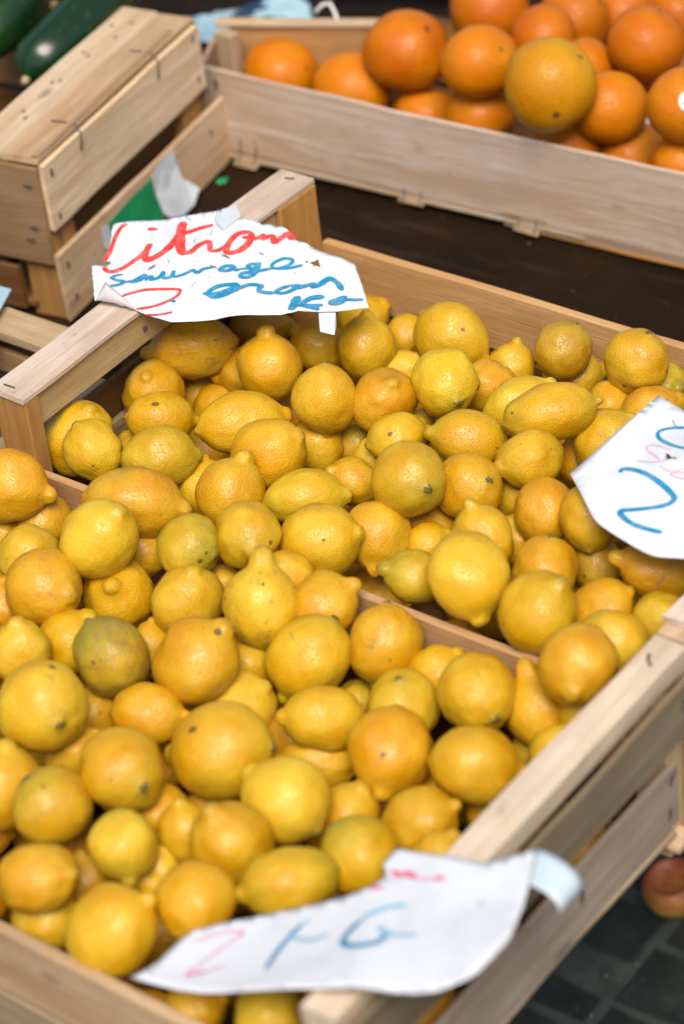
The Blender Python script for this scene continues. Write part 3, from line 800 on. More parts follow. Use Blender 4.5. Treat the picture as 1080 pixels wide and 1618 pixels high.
S2 = dict(o=[0.4453, 0.1267, 0.158], e1=[0.98713, -0.00847, 0.15973], e2=[0.0, 0.9986, 0.05298], n=[-0.15995, -0.0523, 0.98574], outline=[[0.0083, 0.1071], [0.0191, 0.1022], [0.0267, 0.0987], [0.0348, 0.095], [0.0472, 0.0892], [0.0722, 0.0777], [0.1507, -0.0544], [0.1346, -0.058], [0.1266, -0.0599], [0.1214, -0.0612], [0.1172, -0.0623], [0.1139, -0.0633], [0.11, -0.0635], [0.1052, -0.0631], [0.0997, -0.062], [0.0934, -0.0601], [0.087, -0.0581], [0.0804, -0.0559], [0.0737, -0.0536], [0.0669, -0.0511], [0.0611, -0.0488], [0.0564, -0.0469], [0.0528, -0.0452], [0.0503, -0.0438], [0.0475, -0.0419], [0.0443, -0.0395], [0.0406, -0.0365], [0.0367, -0.033], [0.0326, -0.0294], [0.0284, -0.0258], [0.0242, -0.022], [0.0199, -0.0181], [0.0158, -0.0144], [0.0119, -0.0109], [0.0074, -0.0069], [-0.0005, -0.0001], [0.0009, 0.0116], [0.0016, 0.0185], [0.0021, 0.0246], [0.0025, 0.0312], [0.0028, 0.0382], [0.0032, 0.0452], [0.0036, 0.0521], [0.0041, 0.059], [0.0047, 0.0658], [0.0052, 0.0728], [0.0059, 0.0801], [0.0067, 0.0895]], hole=[[0.0556, 0.0411], [0.0601, 0.0389], [0.0648, 0.035], [0.0618, 0.032]], strokes=[['blue', 0.00269, [[0.0378, 0.0088], [0.0363, 0.0133], [0.0457, 0.0144], [0.0605, 0.0113], [0.0754, 0.0056], [0.0876, -0.0018], [0.091, -0.0064], [0.0891, -0.0125], [0.0814, -0.0184], [0.07, -0.0244], [0.0611, -0.0288], [0.0661, -0.0339], [0.0762, -0.0383], [0.0886, -0.0401], [0.1018, -0.0403]]], ['blue', 0.00205, [[0.0698, 0.0716], [0.0595, 0.0738], [0.051, 0.0729], [0.0425, 0.0699], [0.0365, 0.0648], [0.0371, 0.06], [0.0427, 0.0546], [0.0541, 0.0508], [0.0653, 0.0494], [0.0743, 0.0514]]], ['palepink', 0.00108, [[0.0405, 0.0258], [0.05, 0.0261], [0.0574, 0.0291], [0.0512, 0.0345], [0.0421, 0.0389], [0.0381, 0.0436], [0.0435, 0.047], [0.0579, 0.0447]]], ['palepink', 0.00098, [[0.0621, 0.0231], [0.0726, 0.0207], [0.0793, 0.0263]]], ['palepink', 0.00147, [[0.0873, 0.0172], [0.0769, 0.0167], [0.0744, 0.0193], [0.0834, 0.0237]]], ['grey', 0.00059, [[0.0374, 0.0799], [0.0426, 0.0743], [0.0473, 0.0726]]], ['brown', 0.00098, [[0.0643, 0.0352], [0.0686, 0.0354]]]], extra={})
S3 = dict(o=[0.6135, -0.251, 0.1735], e1=[0.95356, 0.00173, 0.3012], e2=[0.0, 0.99998, -0.00573], n=[-0.3012, 0.00547, 0.95354], outline=[[-0.1571, -0.1436], [-0.1531, -0.1369], [-0.1512, -0.1332], [-0.15, -0.1302], [-0.1493, -0.1274], [-0.1488, -0.1245], [-0.1485, -0.1215], [-0.1484, -0.1182], [-0.1484, -0.1148], [-0.1485, -0.1111], [-0.1486, -0.1079], [-0.1485, -0.105], [-0.1484, -0.1025], [-0.1482, -0.1005], [-0.1469, -0.0982], [-0.1447, -0.0957], [-0.1415, -0.0929], [-0.1372, -0.0899], [-0.1313, -0.0862], [-0.1236, -0.0817], [-0.1142, -0.0766], [-0.1031, -0.0707], [-0.092, -0.0648], [-0.0811, -0.059], [-0.0701, -0.0532], [-0.0593, -0.0474], [-0.0509, -0.0425], [-0.0449, -0.0386], [-0.0412, -0.0349], [-0.0389, -0.0299], [-0.0404, -0.0257], [-0.0415, -0.0236], [-0.0427, -0.0222], [-0.044, -0.021], [-0.0456, -0.0201], [-0.0469, -0.0189], [-0.0479, -0.0174], [-0.0485, -0.0155], [-0.0487, -0.0134], [-0.0489, -0.0112], [-0.0491, -0.0091], [-0.0492, -0.0066], [-0.0493, -0.0019], [-0.0311, -0.0011], [-0.0212, -0.0006], [-0.0136, -0.0003], [-0.0062, -0.0], [0.0011, 0.0002], [0.0068, 0.0004], [0.0111, 0.0006], [0.0142, 0.0008], [0.0173, 0.0011], [0.0242, 0.0067], [0.0279, 0.0098], [0.0309, 0.0122], [0.0344, 0.0153], [0.0408, 0.0207], [0.0443, 0.0138], [0.0463, 0.0097], [0.048, 0.0061], [0.0498, 0.0022], [0.0517, -0.0019], [0.0537, -0.0063], [0.0559, -0.011], [0.0582, -0.0158], [0.0606, -0.0209], [0.0631, -0.0265], [0.0656, -0.0324], [0.0682, -0.0386], [0.0709, -0.0453], [0.0728, -0.0511], [0.0741, -0.0562], [0.0747, -0.0605], [0.0746, -0.0641], [0.0746, -0.0679], [0.0745, -0.0719], [0.0745, -0.076], [0.0744, -0.0804], [0.074, -0.0844], [0.0731, -0.0879], [0.0719, -0.0911], [0.0702, -0.0938], [0.0682, -0.0967], [0.0658, -0.0997], [0.0631, -0.1029], [0.06, -0.1061], [0.0548, -0.1093], [0.0474, -0.1123], [0.0379, -0.1152], [0.0261, -0.118], [0.0142, -0.1207], [0.002, -0.1235], [-0.0105, -0.1262], [-0.0231, -0.129], [-0.0353, -0.1316], [-0.047, -0.1343], [-0.0583, -0.1368], [-0.069, -0.1394], [-0.0786, -0.1414], [-0.0869, -0.1429], [-0.094, -0.1438], [-0.0999, -0.1443], [-0.1065, -0.1445], [-0.1138, -0.1446], [-0.1218, -0.1446], [-0.1306, -0.1444], [-0.1381, -0.1442], [-0.1442, -0.144], [-0.1497, -0.1439]], hole=[], strokes=[['palepink', 0.00203, [[-0.136, -0.1043], [-0.1254, -0.0937], [-0.1095, -0.0896], [-0.1135, -0.1052], [-0.1181, -0.1224], [-0.1191, -0.1312], [-0.1095, -0.1279], [-0.0988, -0.1178]]], ['pink', 0.00366, [[-0.1096, -0.0901], [-0.1077, -0.0888]]], ['pink', 0.00366, [[-0.12, -0.1319], [-0.1174, -0.1308]]], ['pink', 0.00203, [[-0.1178, -0.1307], [-0.1077, -0.1259]]], ['blue', 0.00244, [[-0.0709, -0.0744], [-0.0716, -0.086], [-0.0695, -0.1009], [-0.0642, -0.117]]], ['paleblue', 0.00244, [[-0.0713, -0.0864], [-0.0534, -0.0872], [-0.0439, -0.08]]], ['paleblue', 0.00244, [[-0.0669, -0.0708], [-0.0709, -0.0744]]], ['paleblue', 0.00325, [[-0.0093, -0.045], [-0.0199, -0.0528], [-0.0282, -0.0658]]], ['blue', 0.00284, [[-0.0282, -0.0658], [-0.0298, -0.0789], [-0.0256, -0.0871], [-0.0137, -0.0887], [-0.0031, -0.0836], [-0.0013, -0.0723]]], ['paleblue', 0.00284, [[-0.0124, -0.0694], [-0.001, -0.0723], [0.0161, -0.0687]]], ['pink', 0.00325, [[-0.0376, -0.0217], [-0.0305, -0.0243], [-0.0278, -0.021], [-0.019, -0.0228]]], ['palepink', 0.00244, [[-0.0187, -0.0232], [-0.0072, -0.0214]]], ['pink', 0.00325, [[-0.0068, -0.0206], [-0.0, -0.0187]]], ['pink', 0.00244, [[-0.0409, -0.0403], [-0.0328, -0.0362]]], ['grey', 0.00163, [[0.0359, -0.0333], [0.0376, -0.0296]]]], extra={'curl': [[0.0408, 0.0207], [0.0545, -0.0081], [0.0707, 0.017], [0.0668, -0.0031]]})

def fold(t, w_): return max(0.0, 1 - abs(t) / w_)
def h1(u, v): return .0022 * fold(u * .9 + v * .5 - .02, .018) - .0018 * fold(u * .35 - v + .035, .015) + .0016 * fold(u - .11 + v * .2, .012) + .0016 * math.sin(u * 42 + 1) + .0011 * math.sin(v * 65 + u * 20) + .0007 * math.sin(u * 130 + v * 40)
def h2(u, v): return .0016 * fold(u * .7 - v * .6 - .03, .02) + .0016 * math.sin(u * 26 + .6) + .0012 * math.sin(v * 30 + 1)
def h3(u, v): return .0045 + .0026 * fold(u * .8 + v * .5 + .05, .02) - .0018 * fold(u - v * .5 + .11, .02) + .0022 * math.sin(u * 30 + 2) + .0016 * math.sin(v * 36 - u * 22)
s1 = sign(S1, 'torn white card sign reading Citron sauvage, in red and blue marker', dict(
    red=('lettering', 'red marker writing'), blue=('lettering', 'blue marker writing'), grey=('pencil_marks', None), brown=('small_tears', None)), h1, .0009, .005)
s2 = sign(S2, 'clean white card sign with a large blue 2, lying at the right edge', dict(
    blue=('lettering', 'large blue figure'), palepink=('lettering', 'faded pink writing'), grey=('pencil_marks', None), brown=('small_tears', None)), h2, .0002, .008)
s3 = sign(S3, 'curling white paper sign with washed-out pink and blue writing, nearest the viewer', dict(
    blue=('lettering', 'blue marker writing'), paleblue=('lettering', 'washed-out blue writing'), pink=('lettering', 'pink marker writing'),
    palepink=('lettering', 'faded pink writing'), grey=('smudge', None)), h3, .0006, .007, True)

def extra(parent, name, pts, mat, hh, col=None):
    me = mesh(name, [(u, v, hh(i, u, v)) for i, (u, v) in enumerate(pts)], [tuple(range(len(pts)))])
    o = link(name, me, mat, parent)
    md = o.modifiers.new('thickness', 'SOLIDIFY'); md.thickness = .0003
    if col: o.color = col
    return o
def curl_flap(parent, pts):
    # triangle fan: tip lifted off the card
    P_ = [Vector(p) for p in pts]
    a, b, c = P_[0], P_[4], P_[1]
    vs_, fs = [], []
    n = 14
    for i in range(n + 1):
        t = i / n
        base = a.lerp(b, t)
        reach = max(0, 1 - abs(t - .28) / (.28 if t < .28 else .72))
        tip = base + (c - a.lerp(b, .28)) * reach
        for k in range(4):
            s = k / 3
            q = base.lerp(tip, s)
            vs_.append((q.x, q.y, h1(base.x, base.y) + .0009 + .010 * reach * math.sin(s * 1.9)))
    for i in range(n):
        for k in range(3):
            fs.append((i * 4 + k, (i + 1) * 4 + k, (i + 1) * 4 + k + 1, i * 4 + k + 1))
    o = link('curled_corner', mesh('curled_corner', vs_, fs, True), M['paper'], parent)
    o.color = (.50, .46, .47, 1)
    md = o.modifiers.new('thickness', 'SOLIDIFY'); md.thickness = .0003
curl_flap(s1, S1['extra']['flap'])
extra(s1, 'clear_tape', S1['extra']['tape'], M['tape'], lambda i, u, v: h1(u, v) + .0008)
extra(s1, 'paper_tab', S1['extra']['tab'], M['tape'], lambda i, u, v: -.0012 - .006 * (i in (2, 3, 4, 5)))
def curl_roll(parent, pts):
    a, b, far = Vector(pts[0]), Vector(pts[1]), Vector(pts[2])
    out = far - a
    vs_, fs = [], []
    n, m_ = 14, 6
    for i in range(n + 1):
        t = i / n
        for k in range(m_ + 1):
            s = k / m_
            ang = t * 2.2
            q = a.lerp(b, s) + out * (1 - .35 * s) * math.sin(ang) * 1.0
            vs_.append((q.x, q.y, h3(a.x, a.y) * (1 - s) + h3(b.x, b.y) * s + .0002 - .016 * (1 - math.cos(ang)) * (1 - .3 * s)))
    for i in range(n):
        for k in range(m_):
            fs.append((i * (m_ + 1) + k, (i + 1) * (m_ + 1) + k, (i + 1) * (m_ + 1) + k + 1, i * (m_ + 1) + k + 1))
    o = link('curled_corner', mesh('curled_corner', vs_, fs, True), M['paper'], parent)
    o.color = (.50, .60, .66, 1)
    md = o.modifiers.new('thickness', 'SOLIDIFY'); md.thickness = .0004
curl_roll(s3, S3['extra']['curl'])

def slab(name, pts, mat, label, cat, group=None, thick=.0006):
    me = mesh(name, pts, [tuple(range(len(pts)))])
    o = link(name, me, mat)
    md = o.modifiers.new('thickness', 'SOLIDIFY'); md.thickness = thick
    return tag(o, label, cat, group)

def crumpled(name, corners, mat, label, cat, amp=.006, n=14, group=None, lift=0.0):
    """a wrinkled sheet spanned by four corners"""
    A, B_, C_, D = (Vector(p) for p in corners)
    vs_, fs = [], []
    sd_ = R.random() * 40
    for i in range(n + 1):
        for k in range(n + 1):
            p = A.lerp(B_, i / n).lerp(D.lerp(C_, i / n), k / n)
            p = p + Vector((noise.noise((i * .4, k * .3, sd_)), noise.noise((k * .4, i * .3, sd_ + 9)), 0)) * amp * .8
            p.z += amp * (1 + noise.noise((i * .35 + sd_, k * .35, 2))) + lift * math.sin(math.pi * i / n)
            vs_.append(p)
    for i in range(n):
        for k in range(n):
            a = i * (n + 1) + k
            fs.append((a, a + n + 1, a + n + 2, a + 1))
    o = link(name, mesh(name, vs_, fs, True), mat)
    md = o.modifiers.new('thickness', 'SOLIDIFY'); md.thickness = .0005
    return tag(o, label, cat, group)

slab('price_sign', [(-0.1538, 0.176, 0.112), (-0.1426, 0.1486, 0.11), (-0.0892, 0.0195, 0.104), (-0.2659, 0.0195, 0.104), (-0.3458, 0.1624, 0.112)], M['sheet'],
     'pale blue card corner poking in at the left edge', 'price sign')
crumpled('paper_sheet', [(-.490, .800, .002), (-.470, .740, .002), (-.420, .770, .002), (-.440, .838, .004)], M['sheet'],
         'light blue sheet at the left end behind the orange crate', 'paper sheet', .005)
crumpled('folded_bag', [(-.447, .815, .003), (-.430, .800, .003), (-.395, .890, .012), (-.415, .900, .012)], M['navy'],
         'dark navy fold lying between the two light blue sheets', 'plastic bag', .005)
crumpled('paper_sheet', [(-.426, .822, .004), (-.350, .850, .004), (-.372, .872, .010), (-.416, .885, .016)], M['sheet'],
         'light blue sheet with a raised peak behind the orange crate rail', 'paper sheet', .004, lift=.004)
crumpled('paper_sheet', [(-.330, .930, .085), (-.20, .975, .085), (-.22, 1.04, .085), (-.35, 1.0, .085)], M['sheet'],
         'pale teal sheet at the top edge of the photo above the oranges', 'paper sheet', .006)
crumpled('plastic_bag', [(-.36, .89, .004), (-.16, .955, .004), (-.20, 1.10, .06), (-.42, 1.02, .06)], M['black'],
         'black plastic bag in the dark behind the orange crate', 'plastic bag', .018, lift=.02)
tube('string', [(-.232, .712, .108), (-.226, .718, .115), (-.218, .720, .117), (-.210, .716, .110), (-.204, .711, .1062)], .0022, M['string'])
tag(bpy.data.objects['string'], 'white plastic string knotted on the orange crate rim', 'string')
sg = crumpled('paper_scrap', [(-.243, .545, .0008), (-.236, .541, .0008), (-.231, .548, .0008), (-.236, .556, .0008)], M['green_label'],
              'tiny green paper scrap on the dark table top', 'scrap', .0012, 4)
crumpled('paper_scrap', [(-.250, .600, .0008), (-.243, .599, .0008), (-.242, .604, .0008), (-.248, .605, .0008)],
         M['pink'], 'tiny pink paper scrap just in front of the orange crate', 'scrap', .001, 4)

def grit(name, region, z, n, r0, r1, mat, label):
    vs_, fs = [], []
    for i in range(n):
        x, y = R.uniform(region[0], region[1]), R.uniform(region[2], region[3])
        r_ = r0 + (r1 - r0) * R.random() ** 3
        a0 = R.uniform(0, 6.28)
        b0 = len(vs_)
        for k in range(4):
            a = a0 + k * 1.571
            q = r_ * R.uniform(.6, 1.3)
            vs_.append((x + q * math.cos(a), y + q * math.sin(a), z))
        vs_.append((x + r_ * R.uniform(-.3, .3), y + r_ * R.uniform(-.3, .3), z + r_ * R.uniform(.3, .8)))
        fs += [(b0 + k, b0 + (k + 1) % 4, b0 + 4) for k in range(4)]
    return tag(link(name, mesh(name, vs_, fs), mat), label, kind='stuff')
grit('crumbs', (-.30, .56, .385, .60), .0002, 150, .0004, .0022, simple_mat('dry_crumbs', (.13, .085, .05), .9, .1, .6, 60), 'dry crumbs and splinters on the dark table top')
grit('grit', (.05, .75, -.30, .70), GZ + .0092, 500, .0006, .0035, simple_mat('pale_grit', (.12, .14, .13), .9, .2, .7, 40), 'grit scattered on the dark paving')

# ------------------------------------------------------------------ fruit
def lathe_fruit(name, prof, seed, lump, seg=36, rings=30, ridges=0.0):
    vs_, fs = [], []
    bend = Vector((math.cos(seed), math.sin(seed), 0)) * .13
    ov = 1 + .05 * math.sin(seed * 2.7)
    for i in range(rings + 1):
        t = i / rings
        th = math.pi * t
        z, r_ = prof(th)
        for k in range(seg):
            a = 2 * math.pi * k / seg
            d = Vector((r_ * math.cos(a), r_ * math.sin(a), z))
            nz = noise.noise(d * 1.3 + Vector((seed * 7, 0, 0))) * lump + noise.noise(d * 3.1 + Vector((0, seed * 5, 0))) * lump * .45
            ends = max(0, abs(z) - .55) / .45
            rg = ridges * ends * math.cos(a * 5 + seed + 1.3 * noise.noise((z * 2, seed, 0)))
            f_ = 1 + nz + rg
            sh = bend * (max(0, z) ** 2)
            vs_.append((d.x * f_ * ov + sh.x, d.y * f_ / ov + sh.y, z * (1 + nz * .3)))
    for i in range(rings):
        for k in range(seg):
            k2 = (k + 1) % seg
            fs.append((i * seg + k, (i + 1) * seg + k, (i + 1) * seg + k2, i * seg + k2))
    fs.append(tuple(range(seg)))
    fs.append(tuple(rings * seg + k for k in reversed(range(seg))))
    return mesh(name, vs_, fs, True)

def lemon_prof(nub_r, nub_h, neck, stem):
    """theta 0 = nub tip (z=1), pi = stem end (z=-1)"""
    hb = 1 - nub_h                      # body reaches to z = hb
    zc = (hb - 1 + .06) / 2
    hh = (hb + 1 - .06) / 2
    def f(th):
        c = math.cos(th)
        z = c
        # cosine spacing, denser at the ends
        b = 1 - ((z - zc) / hh) ** 2
        body = math.sqrt(b) if b > 0 else 0
        u = (z - (1 - nub_h * neck)) / (nub_h * neck)
        nub = nub_r * math.sqrt(max(0, 1 - u * u)) if u > 0 else (nub_r * (1 + .5 * u * u) if u > -1.2 else 0)
        k = .17
        m_ = max(body, nub)
        d = abs(body - nub)
        r_ = m_ + (max(0, k - d) ** 2) / (4 * k) if (nub > 0 and body > 0.0) else m_
        if z < -.80:
            u2 = (z + .80) / .20
            s_ = stem * math.sqrt(max(0, 1 - u2 * u2))
            r_ = max(r_, s_)
        return z, max(r_, .004)
    return f
PROTO = {}
for shp, specs in dict(
        n=[(.26, .16, 1.2, .22), (.30, .15, 1.1, .26), (.23, .18, 1.3, .20)],
        l=[(.30, .24, 1.0, .24), (.26, .22, 1.1, .28)],
        r=[(.24, .12, 1.2, .20), (.21, .11, 1.2, .24)],
        p=[(.34, .36, 1.0, .20)],
        w=[(.16, .14, 1.5, .20)]).items():
    PROTO[shp] = []
    for j, sp in enumerate(specs):
        for rep in range(3):
            me = lathe_fruit('lemon', lemon_prof(*sp), 3.7 * j + 1.9 * rep + ord(shp), (.085, .12, .10)[j % 3] if shp != 'w' else .11, ridges=.06 if shp != 'w' else .14)
            me.materials.append(M['lemon'])
            PROTO[shp].append(me)

def calyx_mesh(lobes=5):
    rq = random.Random(lobes * 7 + R.randrange(99))
    wob = [rq.uniform(.75, 1.25) for _ in range(lobes * 4)]
    vs_ = [(0, 0, -.030)]
    n = lobes * 4
    for k in range(n):
        a = 2 * math.pi * k / n
        r_ = .075 + .012 * math.cos(a * lobes) + .008 * math.sin(a * 3 + 1)
        r_ *= wob[k]
        vs_.append((r_ * math.cos(a), r_ * math.sin(a), -.010))
    for k in range(n):
        a = 2 * math.pi * k / n
        r_ = .10 + .022 * math.cos(a * lobes) + .014 * math.sin(a * 3)
        r_ *= wob[k]
        vs_.append((r_ * math.cos(a), r_ * math.sin(a), .03))
    fs = []
    for k in range(n):
        k2 = (k + 1) % n
        fs += [(0, 1 + k2, 1 + k), (1 + k, 1 + k2, 1 + n + k2, 1 + n + k)]
    me = mesh('stem_scar', vs_, fs, True)
    me.materials.append(M['calyx'])
    return me
CALYX = [calyx_mesh(q) for q in (4, 5, 6, 5)]

COLR = dict(Y=(.55, .326, .002), P=(.59, .385, .014), O=(.545, .295, .0015), G=(.50, .33, .008), D=(.42, .235, .004), GG=(.44, .28, .004))
def place(o, pos, ax, sx, sz, roll):
    q = Vector(ax).to_track_quat('Z', 'Y') @ Matrix.Rotation(roll, 3, 'Z').to_quaternion()
    o.rotation_euler = q.to_euler()
    o.location = pos
    o.scale = (sx, sx, sz)

